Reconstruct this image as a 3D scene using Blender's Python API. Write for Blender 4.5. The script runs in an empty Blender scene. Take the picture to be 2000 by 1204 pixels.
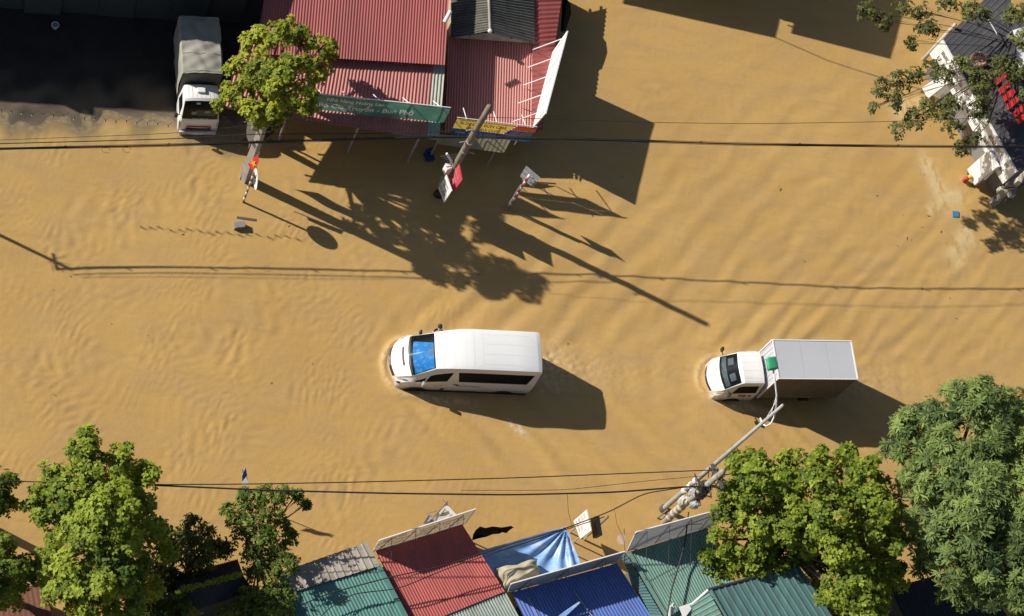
import bpy, bmesh, math, random
import numpy as np
from mathutils import Vector, Matrix
random.seed(7); RNG = np.random.default_rng(11)
R_ = math.radians
V = Vector
sc = bpy.context.scene
COL = sc.collection

# ---------------------------------------------------------------- camera
IW, IH, FOC, CH = 2000, 1204, 3700.0, 68.0
_d = V((-150 - IW/2, -(2250 - IH/2), -FOC)).normalized()      # straight down, in camera axes (right, up, back)
_Z = -_d
_X = (V((1, 0, 0)) - _Z[0]*_Z).normalized()
_Y = _Z.cross(_X)
ROT = Matrix((_X, _Y, _Z))                                     # world = ROT @ camera
_fw = ROT @ V((0, 0, -1))
CAM = _fw * (CH/_fw.z)
CAM = V((CAM.x, CAM.y, CH)) if CAM.z > 0 else -CAM
cd = bpy.data.cameras.new('camera'); cam = bpy.data.objects.new('camera', cd); COL.objects.link(cam)
cam.matrix_world = Matrix.Translation(CAM) @ ROT.to_4x4()
cd.sensor_width = 36; cd.lens = FOC/IW*36; cd.clip_end = 3000; cd.clip_start = 1
sc.camera = cam

# ---------------------------------------------------------------- light
SUN_EL, SUN_AZ = R_(31), R_(-21.5)
SD = V((math.cos(SUN_AZ), math.sin(SUN_AZ), -math.tan(SUN_EL))).normalized()   # direction light travels
sun = bpy.data.lights.new('sun', 'SUN'); sun.energy = 5.0; sun.angle = R_(0.6); sun.color = (1.0, 0.945, 0.86)
so = bpy.data.objects.new('sun', sun); COL.objects.link(so)
so.rotation_euler = SD.to_track_quat('-Z', 'Y').to_euler()
w = bpy.data.worlds.new('World'); sc.world = w; w.use_nodes = True
nt = w.node_tree; bg = nt.nodes['Background']
sky = nt.nodes.new('ShaderNodeTexSky'); sky.sky_type = 'NISHITA'; sky.sun_disc = False
sky.sun_elevation = SUN_EL; sky.sun_rotation = math.atan2(-SD.x, -SD.y)
nt.links.new(sky.outputs[0], bg.inputs[0]); bg.inputs[1].default_value = 0.055
sc.view_settings.view_transform = 'Standard'; sc.view_settings.look = 'None'
sc.view_settings.gamma = 1.0; sc.view_settings.use_curve_mapping = False
sc.view_settings.exposure = 0.25
sc.render.engine = 'CYCLES'
sc.cycles.max_bounces = 6; sc.cycles.diffuse_bounces = 3; sc.cycles.glossy_bounces = 2
sc.cycles.transparent_max_bounces = 8

# ---------------------------------------------------------------- helpers
def P(x, y, z=0.0):
    """the place in the scene at height z that the picture shows at (x, y)"""
    r = ROT @ V((x - IW/2, -(y - IH/2), -FOC))
    return CAM + r*((z - CAM.z)/r.z)
def SH(g, z):
    """the point at height z whose shadow falls on ground point g"""
    return V((g.x, g.y, 0)) - SD*(z/-SD.z)
def lerp(a, b, t): return a + (b - a)*t

ORG = {}
class MB:
    def __init__(s): s.v = []; s.f = []
    def quad(s, a, b, c, d): n = len(s.v); s.v += [V(a), V(b), V(c), V(d)]; s.f.append((n, n+1, n+2, n+3)); return s
    def obox(s, o, a, b, c):
        o, a, b, c = V(o), V(a), V(b), V(c); n = len(s.v)
        s.v += [o, o+a, o+a+b, o+b, o+c, o+a+c, o+a+b+c, o+b+c]
        for q in ((0,3,2,1), (4,5,6,7), (0,1,5,4), (1,2,6,5), (2,3,7,6), (3,0,4,7)): s.f.append(tuple(n+i for i in q))
        return s
    def box(s, c, size, rz=0.0):
        m = Matrix.Rotation(rz, 3, 'Z'); a = m @ V((size[0], 0, 0)); b = m @ V((0, size[1], 0)); e = V((0, 0, size[2]))
        return s.obox(V(c) - (a + b + e)/2, a, b, e)
    def prism(s, poly, ext):
        n = len(s.v); k = len(poly); ext = V(ext)
        s.v += [V(p) for p in poly] + [V(p) + ext for p in poly]
        s.f.append(tuple(range(n + k - 1, n - 1, -1))); s.f.append(tuple(range(n + k, n + 2*k)))
        for i in range(k): j = (i+1) % k; s.f.append((n+i, n+j, n+k+j, n+k+i))
        return s
    def panel(s, a, b, c, d, t=0.04):
        """a board with four corners and a thickness"""
        a, b, c, d = V(a), V(b), V(c), V(d); nrm = (b - a).cross(d - a).normalized()
        return s.prism([a, b, c, d], nrm*-t)
    def tube(s, pts, r, n=8):
        pts = [V(p) for p in pts]; k = len(pts); rs = r if isinstance(r, (list, tuple)) else [r]*k
        base = len(s.v)
        for i, p in enumerate(pts):
            t = (pts[min(i+1, k-1)] - pts[max(i-1, 0)]).normalized()
            u = t.cross(V((0, 0, 1)))
            if u.length < 0.1: u = t.cross(V((0, 1, 0)))
            u.normalize(); w_ = t.cross(u)
            for j in range(n):
                a = 2*math.pi*j/n; s.v.append(p + (u*math.cos(a) + w_*math.sin(a))*rs[i])
        for i in range(k-1):
            for j in range(n):
                q = (j+1) % n; s.f.append((base+i*n+j, base+i*n+q, base+(i+1)*n+q, base+(i+1)*n+j))
        s.f.append(tuple(base + j for j in range(n-1, -1, -1))); s.f.append(tuple(base + (k-1)*n + j for j in range(n)))
        return s
    def grid(s, fn, nu, nv, wrap=False):
        n = len(s.v)
        for i in range(nu+1):
            for j in range(nv+1): s.v.append(V(fn(i/nu, j/nv)))
        for i in range(nu):
            for j in range(nv): s.f.append((n+i*(nv+1)+j, n+(i+1)*(nv+1)+j, n+(i+1)*(nv+1)+j+1, n+i*(nv+1)+j+1))
        return s
    def ball(s, c, r, nu=10, nv=7):
        c = V(c); r = V(r) if not isinstance(r, (int, float)) else V((r, r, r))
        n = len(s.v)
        s.v.append(c + V((0, 0, r.z)))
        for i in range(1, nv):
            a = math.pi*i/nv
            for j in range(nu):
                b = 2*math.pi*j/nu; s.v.append(c + V((r.x*math.sin(a)*math.cos(b), r.y*math.sin(a)*math.sin(b), r.z*math.cos(a))))
        s.v.append(c - V((0, 0, r.z))); e = len(s.v) - 1
        for j in range(nu):
            s.f.append((n, n+1+j, n+1+(j+1) % nu)); b0 = n+1+(nv-2)*nu; s.f.append((e, b0+(j+1) % nu, b0+j))
        for i in range(nv-2):
            for j in range(nu):
                a = n+1+i*nu; s.f.append((a+j, a+nu+j, a+nu+(j+1) % nu, a+(j+1) % nu))
        return s
    def build(s, name, m, parent=None, smooth=False, local=False, fix=True, label=None, bevel=0):
        me = bpy.data.meshes.new(name)
        o0 = V((0, 0, 0)) if (local or parent is None) else ORG.get(parent.name, V((0, 0, 0)))
        me.from_pydata([p - o0 for p in s.v], [], s.f)
        if fix:
            b = bmesh.new(); b.from_mesh(me); bmesh.ops.recalc_face_normals(b, faces=b.faces)
            if bevel: bmesh.ops.bevel(b, geom=list(b.edges), offset=bevel, segments=2, affect='EDGES', profile=0.6, clamp_overlap=True)
            b.to_mesh(me); b.free()
        if smooth: me.shade_smooth()
        if smooth == 'angle': me.set_sharp_from_angle(angle=R_(22))
        me.materials.append(m)
        o = bpy.data.objects.new(name, me); COL.objects.link(o)
        if parent is not None: o.parent = parent; ORG[o.name] = o0
        if label: o['label'] = label
        return o

def thing(name, label, cat, loc=(0, 0, 0), rz=0.0, group=None):
    o = bpy.data.objects.new(name, None); COL.objects.link(o); o.location = V(loc); o.rotation_euler = (0, 0, rz)
    o.empty_display_size = 0.2
    o['label'] = label; o['category'] = cat
    if group: o['group'] = group
    ORG[o.name] = V(loc); return o
def tag(o, label, cat, group=None):
    o['label'] = label; o['category'] = cat
    if group: o['group'] = group
    return o
def struct(o, kind='structure'): o['kind'] = kind; return o

# ---------------------------------------------------------------- materials
def mat(name, col, rough=0.6, var=0.12, scale=2.0, metal=0.0, bump=0.0, bscale=30.0, dirt_or_sheen=None, dirt_or_sheen_amt=0.5, dscale=1.2, spec=0.5, coat=0.0, stretch=None, trans=0.0, rand=0.0, lucent=0.0):
    m = bpy.data.materials.new(name); m.use_nodes = True; n = m.node_tree; N = n.nodes; L = n.links
    b = N['Principled BSDF']; b.inputs['Roughness'].default_value = rough; b.inputs['Metallic'].default_value = metal
    b.inputs['Specular IOR Level'].default_value = spec; b.inputs['Coat Weight'].default_value = coat; b.inputs['Coat Roughness'].default_value = 0.05
    g = N.new('ShaderNodeNewGeometry')
    src = g.outputs['Position']
    if stretch:
        mp = N.new('ShaderNodeMapping'); mp.vector_type = 'POINT'; mp.inputs['Scale'].default_value = stretch; mp.inputs['Rotation'].default_value = (0, 0, R_(20))
        L.new(src, mp.inputs[0]); src2 = mp.outputs[0]
    else: src2 = src
    no = N.new('ShaderNodeTexNoise'); no.inputs['Scale'].default_value = scale; no.inputs['Detail'].default_value = 6; no.inputs['Roughness'].default_value = 0.65
    L.new(src2, no.inputs['Vector'])
    mr = N.new('ShaderNodeMapRange'); mr.inputs[1].default_value = 0.25; mr.inputs[2].default_value = 0.75
    mr.inputs[3].default_value = 1 - var; mr.inputs[4].default_value = 1 + var; L.new(no.outputs['Fac'], mr.inputs[0])
    val = mr.outputs[0]
    if rand:
        oi = N.new('ShaderNodeObjectInfo'); m2 = N.new('ShaderNodeMapRange'); m2.inputs[3].default_value = 1 - rand; m2.inputs[4].default_value = 1 + rand
        L.new(oi.outputs['Random'], m2.inputs[0]); mu = N.new('ShaderNodeMath'); mu.operation = 'MULTIPLY'; L.new(val, mu.inputs[0]); L.new(m2.outputs[0], mu.inputs[1]); val = mu.outputs[0]
    hs = N.new('ShaderNodeVectorMath'); hs.operation = 'SCALE'; hs.inputs[0].default_value = col; L.new(val, hs.inputs['Scale'])
    out = hs.outputs[0]
    if dirt_or_sheen:
        n2 = N.new('ShaderNodeTexNoise'); n2.inputs['Scale'].default_value = dscale; n2.inputs['Detail'].default_value = 8; n2.inputs['Roughness'].default_value = 0.7; L.new(src2, n2.inputs['Vector'])
        r2 = N.new('ShaderNodeMapRange'); r2.inputs[1].default_value = 0.5; r2.inputs[2].default_value = 0.72; r2.inputs[4].default_value = dirt_or_sheen_amt; L.new(n2.outputs['Fac'], r2.inputs[0])
        mx = N.new('ShaderNodeMix'); mx.data_type = 'RGBA'; mx.inputs['B'].default_value = (*dirt_or_sheen, 1); L.new(r2.outputs[0], mx.inputs['Factor']); L.new(out, mx.inputs['A']); out = mx.outputs['Result']
    L.new(out, b.inputs['Base Color'])
    if bump:
        n3 = N.new('ShaderNodeTexNoise'); n3.inputs['Scale'].default_value = bscale; n3.inputs['Detail'].default_value = 4; L.new(src, n3.inputs['Vector'])
        bp = N.new('ShaderNodeBump'); bp.inputs['Strength'].default_value = 1; bp.inputs['Distance'].default_value = bump; L.new(n3.outputs['Fac'], bp.inputs['Height']); L.new(bp.outputs[0], b.inputs['Normal'])
    if lucent:
        tr = N.new('ShaderNodeBsdfTranslucent'); L.new(out, tr.inputs[0]); ms = N.new('ShaderNodeMixShader'); ms.inputs[0].default_value = lucent
        L.new(b.outputs[0], ms.inputs[1]); L.new(tr.outputs[0], ms.inputs[2]); L.new(ms.outputs[0], N['Material Output'].inputs[0])
    return m

RUST = (0.10, 0.055, 0.03)
M = {}
M['red_tin'] = mat('red_tin', (0.325, 0.075, 0.068), 0.5, 0.2, 0.8, dirt_or_sheen=(0.19, 0.065, 0.055), dirt_or_sheen_amt=0.7, dscale=1.6, stretch=(3, 0.4, 1), rand=0.09)
M['red_tin2'] = mat('red_tin2', (0.47, 0.165, 0.142), 0.5, 0.18, 0.9, dirt_or_sheen=(0.28, 0.12, 0.10), dirt_or_sheen_amt=0.6, dscale=1.8, stretch=(3, 0.4, 1), rand=0.09)
M['red_tin3'] = mat('red_tin3', (0.44, 0.108, 0.095), 0.5, 0.18, 0.9, dirt_or_sheen=(0.27, 0.085, 0.07), dirt_or_sheen_amt=0.6, dscale=1.8, stretch=(2.5, 0.5, 1), rand=0.09)
M['teal_tin'] = mat('teal_tin', (0.105, 0.255, 0.215), 0.45, 0.18, 0.8, dirt_or_sheen=(0.09, 0.15, 0.125), dirt_or_sheen_amt=0.6, dscale=1.8, stretch=(2.5, 0.5, 1), rand=0.08)
M['teal_tin2'] = mat('teal_tin2', (0.09, 0.185, 0.18), 0.45, 0.16, 0.8, dirt_or_sheen=(0.09, 0.09, 0.075), dirt_or_sheen_amt=0.6, dscale=1.8, stretch=(2.5, 0.5, 1), rand=0.08)
M['green_tin'] = mat('green_tin', (0.17, 0.30, 0.25), 0.45, 0.15, 1.0, dirt_or_sheen=(0.12, 0.15, 0.11), dirt_or_sheen_amt=0.6, dscale=1.8, stretch=(2.5, 0.5, 1), rand=0.08)
M['pale_tin'] = mat('pale_tin', (0.32, 0.38, 0.33), 0.55, 0.2, 1.2, dirt_or_sheen=RUST, dirt_or_sheen_amt=0.6, dscale=1.7, rand=0.06)
M['blue_tin'] = mat('blue_tin', (0.115, 0.19, 0.50), 0.4, 0.15, 0.8, dirt_or_sheen=(0.12, 0.14, 0.28), dirt_or_sheen_amt=0.6, dscale=1.8, stretch=(2.5, 0.5, 1), rand=0.08)
M['fibro'] = mat('fibro', (0.34, 0.30, 0.25), 0.85, 0.22, 1.6, dirt_or_sheen=(0.16, 0.14, 0.11), dirt_or_sheen_amt=0.7, bump=0.004, rand=0.07)
M['fibro_dark'] = mat('fibro_dark', (0.13, 0.125, 0.105), 0.9, 0.3, 1.6, dirt_or_sheen=(0.06, 0.06, 0.05), dirt_or_sheen_amt=0.7, bump=0.006, rand=0.12)
M['grey_strip'] = mat('grey_strip', (0.40, 0.40, 0.34), 0.6, 0.15, 2.0, dirt_or_sheen=(0.2, 0.2, 0.15))
M['dark_roof'] = mat('dark_roof', (0.060, 0.060, 0.068), 0.75, 0.25, 1.2, dirt_or_sheen=(0.11, 0.105, 0.10), dirt_or_sheen_amt=0.6)
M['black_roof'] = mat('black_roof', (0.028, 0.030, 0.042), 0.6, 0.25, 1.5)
M['wall_cream'] = mat('wall_cream', (0.36, 0.30, 0.20), 0.9, 0.2, 1.0, dirt_or_sheen=(0.15, 0.12, 0.08))
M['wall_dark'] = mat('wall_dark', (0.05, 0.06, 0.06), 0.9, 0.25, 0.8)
M['wall_grey'] = mat('wall_grey', (0.22, 0.21, 0.19), 0.9, 0.2, 1.0)
M['clay'] = mat('clay', (0.17, 0.07, 0.042), 0.9, 0.25, 1.2, dirt_or_sheen=(0.12, 0.06, 0.04))
M['asphalt'] = mat('asphalt', (0.040, 0.036, 0.032), 0.8, 0.3, 1.1, bump=0.004, bscale=25, spec=0.2)  # kept near black so the building's deep shade sits in the colour
M['mud'] = mat('mud', (0.20, 0.14, 0.07), 0.95, 0.3, 0.5)
M['concrete'] = mat('concrete', (0.33, 0.30, 0.25), 0.9, 0.22, 4.0, dirt_or_sheen=(0.14, 0.12, 0.09), dirt_or_sheen_amt=0.8, dscale=3, bump=0.004)
M['pale_concrete'] = mat('pale_concrete', (0.46, 0.43, 0.36), 0.9, 0.15, 2.0)
M['old_wood'] = mat('old_wood', (0.23, 0.19, 0.14), 0.9, 0.3, 5.0, dirt_or_sheen=(0.10, 0.08, 0.05), dirt_or_sheen_amt=0.85, dscale=4, bump=0.01)
M['steel'] = mat('steel', (0.36, 0.36, 0.34), 0.5, 0.12, 4.0, dirt_or_sheen=(0.20, 0.18, 0.15), dirt_or_sheen_amt=0.5)
M['dark_steel'] = mat('dark_steel', (0.09, 0.085, 0.08), 0.6, 0.2, 4.0)
M['cable'] = mat('cable', (0.022, 0.020, 0.018), 0.6, 0.2)
M['white_paint'] = mat('white_paint', (0.80, 0.80, 0.79), 0.25, 0.02, 1.0, coat=0.4)
M['white_cab'] = mat('white_cab', (0.80, 0.79, 0.77), 0.35, 0.03, 1.0, coat=0.2)
M['white_board'] = mat('white_board', (0.78, 0.77, 0.75), 0.6, 0.05, 3.0, dirt_or_sheen=(0.55, 0.52, 0.47), dirt_or_sheen_amt=0.4)
M['grey_board'] = mat('grey_board', (0.34, 0.35, 0.36), 0.6, 0.12, 3.0, dirt_or_sheen=(0.20, 0.19, 0.17), dirt_or_sheen_amt=0.6)
M['old_banner'] = mat('old_banner', (0.46, 0.37, 0.24), 0.8, 0.12, 3.0, dirt_or_sheen=(0.42, 0.29, 0.21), dirt_or_sheen_amt=0.6, lucent=0.5)
M['green_banner'] = mat('green_banner', (0.10, 0.29, 0.21), 0.6, 0.2, 1.2, dirt_or_sheen=(0.30, 0.40, 0.36), dirt_or_sheen_amt=0.9, dscale=0.8, lucent=0.38)
M['yellow'] = mat('yellow', (0.80, 0.60, 0.10), 0.6, 0.08, 3.0, lucent=0.55)
M['sign_blue'] = mat('sign_blue', (0.03, 0.08, 0.26), 0.6, 0.2, 3.0, lucent=0.3)
M['sign_red'] = mat('sign_red', (0.58, 0.10, 0.04), 0.6, 0.15, 3.0, lucent=0.35)
M['red'] = mat('red', (0.55, 0.035, 0.035), 0.5, 0.12, 3.0)
M['board_red'] = mat('board_red', (0.52, 0.05, 0.085), 0.55, 0.12, 6.0, dirt_or_sheen=(0.55, 0.16, 0.17), dirt_or_sheen_amt=0.5, dscale=3)
M['beige'] = mat('beige', (0.32, 0.28, 0.17), 0.8, 0.12, 2.0, dirt_or_sheen=(0.18, 0.15, 0.09))
M['cloth'] = mat('cloth', (0.42, 0.37, 0.26), 0.95, 0.12, 4.0, dirt_or_sheen=(0.27, 0.23, 0.15), dirt_or_sheen_amt=0.5, bump=0.004)
M['canvas'] = mat('canvas', (0.31, 0.30, 0.255), 0.9, 0.14, 2.5, dirt_or_sheen=(0.19, 0.185, 0.15), dirt_or_sheen_amt=0.5, bump=0.004, bscale=40)
M['canvas_dark'] = mat('canvas_dark', (0.11, 0.115, 0.09), 0.9, 0.2, 2.5)
M['tarp'] = mat('tarp', (0.20, 0.36, 0.64), 0.4, 0.25, 1.6, dirt_or_sheen=(0.52, 0.60, 0.68), dirt_or_sheen_amt=0.9, dscale=1.0, stretch=(1, 2.2, 1))  # the pale second tone paints the sheen of the lit plastic
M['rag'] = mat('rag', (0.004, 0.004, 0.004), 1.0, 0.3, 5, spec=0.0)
M['glass_dark'] = mat('glass_dark', (0.010, 0.011, 0.013), 0.3, 0.2, 3.0, spec=0.03)
M['black'] = mat('black', (0.015, 0.015, 0.015), 0.5, 0.2)
M['rubber'] = mat('rubber', (0.02, 0.02, 0.02), 0.85, 0.2)
M['rim'] = mat('rim', (0.30, 0.30, 0.30), 0.4, 0.1, metal=0.6)
M['lamp_glass'] = mat('lamp_glass', (0.42, 0.42, 0.42), 0.12, 0.2, 12.0, coat=0.6)
M['orange'] = mat('orange', (0.55, 0.16, 0.02), 0.3, 0.1)
M['alu'] = mat('alu', (0.50, 0.51, 0.54), 0.45, 0.05, 1.0, dirt_or_sheen=(0.42, 0.43, 0.45), dirt_or_sheen_amt=0.4, dscale=2)
M['alu_white'] = mat('alu_white', (0.72, 0.72, 0.72), 0.4, 0.05)
M['alu_shade_side'] = mat('alu_shade_side', (0.15, 0.135, 0.115), 0.6, 0.12, 2.0)  # aluminium coloured darker and browner to paint in the box's shaded sides
M['lamp_green'] = mat('lamp_green', (0.05, 0.36, 0.17), 0.35, 0.06, coat=0.4)
M['red_ink'] = mat('red_ink', (0.42, 0.05, 0.03), 0.7, 0.1)
M['faded_ink'] = mat('faded_ink', (0.36, 0.12, 0.08), 0.8, 0.15, lucent=0.3)
M['white_ink'] = mat('white_ink', (0.78, 0.82, 0.78), 0.7, 0.10, 6.0, lucent=0.3)
M['yellow_ink'] = mat('yellow_ink', (0.70, 0.42, 0.04), 0.7, 0.1)
M['grey_ink'] = mat('grey_ink', (0.22, 0.22, 0.23), 0.7, 0.1)
M['pink_ink'] = mat('pink_ink', (0.55, 0.42, 0.43), 0.7, 0.1)
M['dark_ink'] = mat('dark_ink', (0.05, 0.05, 0.055), 0.7, 0.1)
M['dash'] = mat('dash', (0.06, 0.075, 0.09), 0.6, 0.4, 9.0)
M['pink'] = mat('pink', (0.78, 0.58, 0.52), 0.8, 0.08, lucent=0.5)
M['flag_white'] = mat('flag_white', (0.78, 0.78, 0.80), 0.8, 0.05, lucent=0.5)
M['flex_grey'] = mat('flex_grey', (0.42, 0.44, 0.46), 0.6, 0.10, 2.0, dirt_or_sheen=(0.22, 0.21, 0.19), dirt_or_sheen_amt=0.8, dscale=1.5, lucent=0.3)
M['pole_grey'] = mat('pole_grey', (0.40, 0.37, 0.32), 0.85, 0.2, 4.0, dirt_or_sheen=(0.2, 0.17, 0.13), dirt_or_sheen_amt=0.7, dscale=3)
M['blue'] = mat('blue', (0.015, 0.05, 0.16), 0.5, 0.1)
M['cobalt'] = mat('cobalt', (0.07, 0.17, 0.62), 0.6, 0.1, lucent=0.4)
M['plastic_blue'] = mat('plastic_blue', (0.03, 0.20, 0.42), 0.4, 0.1)
M['skin'] = mat('skin', (0.36, 0.20, 0.13), 0.6, 0.05)
M['hair'] = mat('hair', (0.010, 0.008, 0.007), 0.6, 0.2)
M['shirt'] = mat('shirt', (0.05, 0.05, 0.07), 0.9, 0.2)
M['bark'] = mat('bark', (0.12, 0.09, 0.06), 0.95, 0.3, 6.0, bump=0.01)
M['orange_brown'] = mat('orange_brown', (0.28, 0.12, 0.06), 0.8, 0.2)

def shade_mat():
    """printed reflective sunshade: blue with pale cloud-like print"""
    m = mat('sunshade_print', (0.006, 0.19, 0.56), 0.5, 0.25, 2.5, dirt_or_sheen=(0.36, 0.50, 0.66), dirt_or_sheen_amt=0.55, dscale=5.0, spec=0.1)
    return m
M['sunshade'] = shade_mat()
def pane_mat():
    m = bpy.data.materials.new('window_pane'); m.use_nodes = True; n = m.node_tree; N = n.nodes; L = n.links; N.remove(N['Principled BSDF'])
    t = N.new('ShaderNodeBsdfTransparent'); t.inputs[0].default_value = (0.82, 0.88, 0.88, 1); g = N.new('ShaderNodeBsdfGlossy'); g.inputs['Roughness'].default_value = 0.03
    f = N.new('ShaderNodeFresnel'); f.inputs[0].default_value = 1.22; mx = N.new('ShaderNodeMixShader')
    L.new(f.outputs[0], mx.inputs[0]); L.new(t.outputs[0], mx.inputs[1]); L.new(g.outputs[0], mx.inputs[2]); L.new(mx.outputs[0], N['Material Output'].inputs[0])
    return m
M['pane'] = pane_mat()
def add_mud(m, z0=0.05, z1=0.75, amt=0.85):
    """dried flood mud splashed up the lower body"""
    n = m.node_tree; N = n.nodes; L = n.links; b = N['Principled BSDF']; g = N.new('ShaderNodeNewGeometry'); sp = N.new('ShaderNodeSeparateXYZ'); L.new(g.outputs['Position'], sp.inputs[0])
    no = N.new('ShaderNodeTexNoise'); no.inputs['Scale'].default_value = 4.5; no.inputs['Detail'].default_value = 8; no.inputs['Roughness'].default_value = .7; L.new(g.outputs['Position'], no.inputs['Vector'])
    ma = N.new('ShaderNodeMath'); ma.operation = 'MULTIPLY_ADD'; ma.inputs[1].default_value = -1.1; L.new(no.outputs['Fac'], ma.inputs[0]); L.new(sp.outputs['Z'], ma.inputs[2])
    r = N.new('ShaderNodeMapRange'); r.inputs[1].default_value = z0 - .55; r.inputs[2].default_value = z1 - .55; r.inputs[3].default_value = amt; r.inputs[4].default_value = 0; L.new(ma.outputs[0], r.inputs[0])
    mx = N.new('ShaderNodeMix'); mx.data_type = 'RGBA'; mx.inputs['B'].default_value = (0.30, 0.21, 0.11, 1); L.new(r.outputs[0], mx.inputs['Factor']); L.new(b.inputs['Base Color'].links[0].from_socket, mx.inputs['A']); L.new(mx.outputs['Result'], b.inputs['Base Color'])
for k_ in ('white_paint', 'white_cab'): add_mud(M[k_], 0.0, 0.55, 0.6)
add_mud(M['alu_shade_side'], .3, 1.0, 0.7)

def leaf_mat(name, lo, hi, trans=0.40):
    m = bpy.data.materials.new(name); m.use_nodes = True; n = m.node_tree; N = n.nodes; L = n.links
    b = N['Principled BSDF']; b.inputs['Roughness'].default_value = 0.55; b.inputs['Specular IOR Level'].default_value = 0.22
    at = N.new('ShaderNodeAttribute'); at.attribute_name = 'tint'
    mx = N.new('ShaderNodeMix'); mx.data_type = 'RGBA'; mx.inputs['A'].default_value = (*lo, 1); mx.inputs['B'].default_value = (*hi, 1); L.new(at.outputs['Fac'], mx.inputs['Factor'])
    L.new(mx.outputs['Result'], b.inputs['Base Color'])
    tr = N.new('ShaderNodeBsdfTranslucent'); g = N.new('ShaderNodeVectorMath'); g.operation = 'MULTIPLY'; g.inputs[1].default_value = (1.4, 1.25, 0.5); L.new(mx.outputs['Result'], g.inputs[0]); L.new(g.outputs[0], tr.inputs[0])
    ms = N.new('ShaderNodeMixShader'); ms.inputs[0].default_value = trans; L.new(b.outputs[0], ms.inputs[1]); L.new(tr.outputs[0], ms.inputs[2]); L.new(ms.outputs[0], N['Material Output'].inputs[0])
    return m
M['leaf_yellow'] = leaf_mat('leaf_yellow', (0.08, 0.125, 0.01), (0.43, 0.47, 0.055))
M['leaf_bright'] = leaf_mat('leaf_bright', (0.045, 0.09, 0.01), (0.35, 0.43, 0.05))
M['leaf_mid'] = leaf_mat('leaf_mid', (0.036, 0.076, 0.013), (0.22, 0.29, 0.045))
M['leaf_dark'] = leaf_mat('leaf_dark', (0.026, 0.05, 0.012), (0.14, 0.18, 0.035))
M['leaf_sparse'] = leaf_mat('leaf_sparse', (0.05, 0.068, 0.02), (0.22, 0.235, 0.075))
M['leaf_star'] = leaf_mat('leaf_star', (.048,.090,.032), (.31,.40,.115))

# ---------------------------------------------------------------- lettering
def letters(parent, s, o, right, up, h, m, width=None, mirror=False, name='lettering', off=0.012):
    cu = bpy.data.curves.new('t', 'FONT'); cu.body = s; cu.size = 1.0; cu.offset = 0.012
    ob = bpy.data.objects.new('t', cu); COL.objects.link(ob)
    dg = bpy.context.evaluated_depsgraph_get(); dg.update()
    me = bpy.data.meshes.new_from_object(ob.evaluated_get(dg)); bpy.data.objects.remove(ob); bpy.data.curves.remove(cu)
    right = V(right).normalized(); up = V(up).normalized(); nrm = right.cross(up).normalized()
    xs = [v.co.x for v in me.vertices]; x0, x1 = min(xs), max(xs); k = h/0.73
    kx = (width/(x1 - x0)) if width else k
    mb = MB(); mb.v = [V(o) + right*((v.co.x - x0)*kx) + up*(v.co.y*k) + nrm*off for v in me.vertices]
    mb.f = [tuple(p.vertices) for p in me.polygons]; bpy.data.meshes.remove(me)
    return mb.build(name, m, parent, fix=False)
from mathutils.geometry import delaunay_2d_cdt
def text_faces(s, x, y, h, width):
    cu = bpy.data.curves.new('t', 'FONT'); cu.body = s; cu.size = 1.0; cu.offset = 0.02
    ob = bpy.data.objects.new('t', cu); COL.objects.link(ob)
    dg = bpy.context.evaluated_depsgraph_get(); dg.update()
    me = bpy.data.meshes.new_from_object(ob.evaluated_get(dg)); bpy.data.objects.remove(ob); bpy.data.curves.remove(cu)
    xs = [v.co.x for v in me.vertices]; x0, x1 = min(xs), max(xs); k = h/0.73; kx = width/(x1 - x0)
    vs = [((v.co.x - x0)*kx + x, v.co.y*k + y) for v in me.vertices]; fs = [tuple(p.vertices) for p in me.polygons]; bpy.data.meshes.remove(me)
    area = lambda f: sum(vs[f[i-1]][0]*vs[f[i]][1] - vs[f[i]][0]*vs[f[i-1]][1] for i in range(len(f)))
    return vs, [f if area(f) > 0 else f[::-1] for f in fs]
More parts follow.
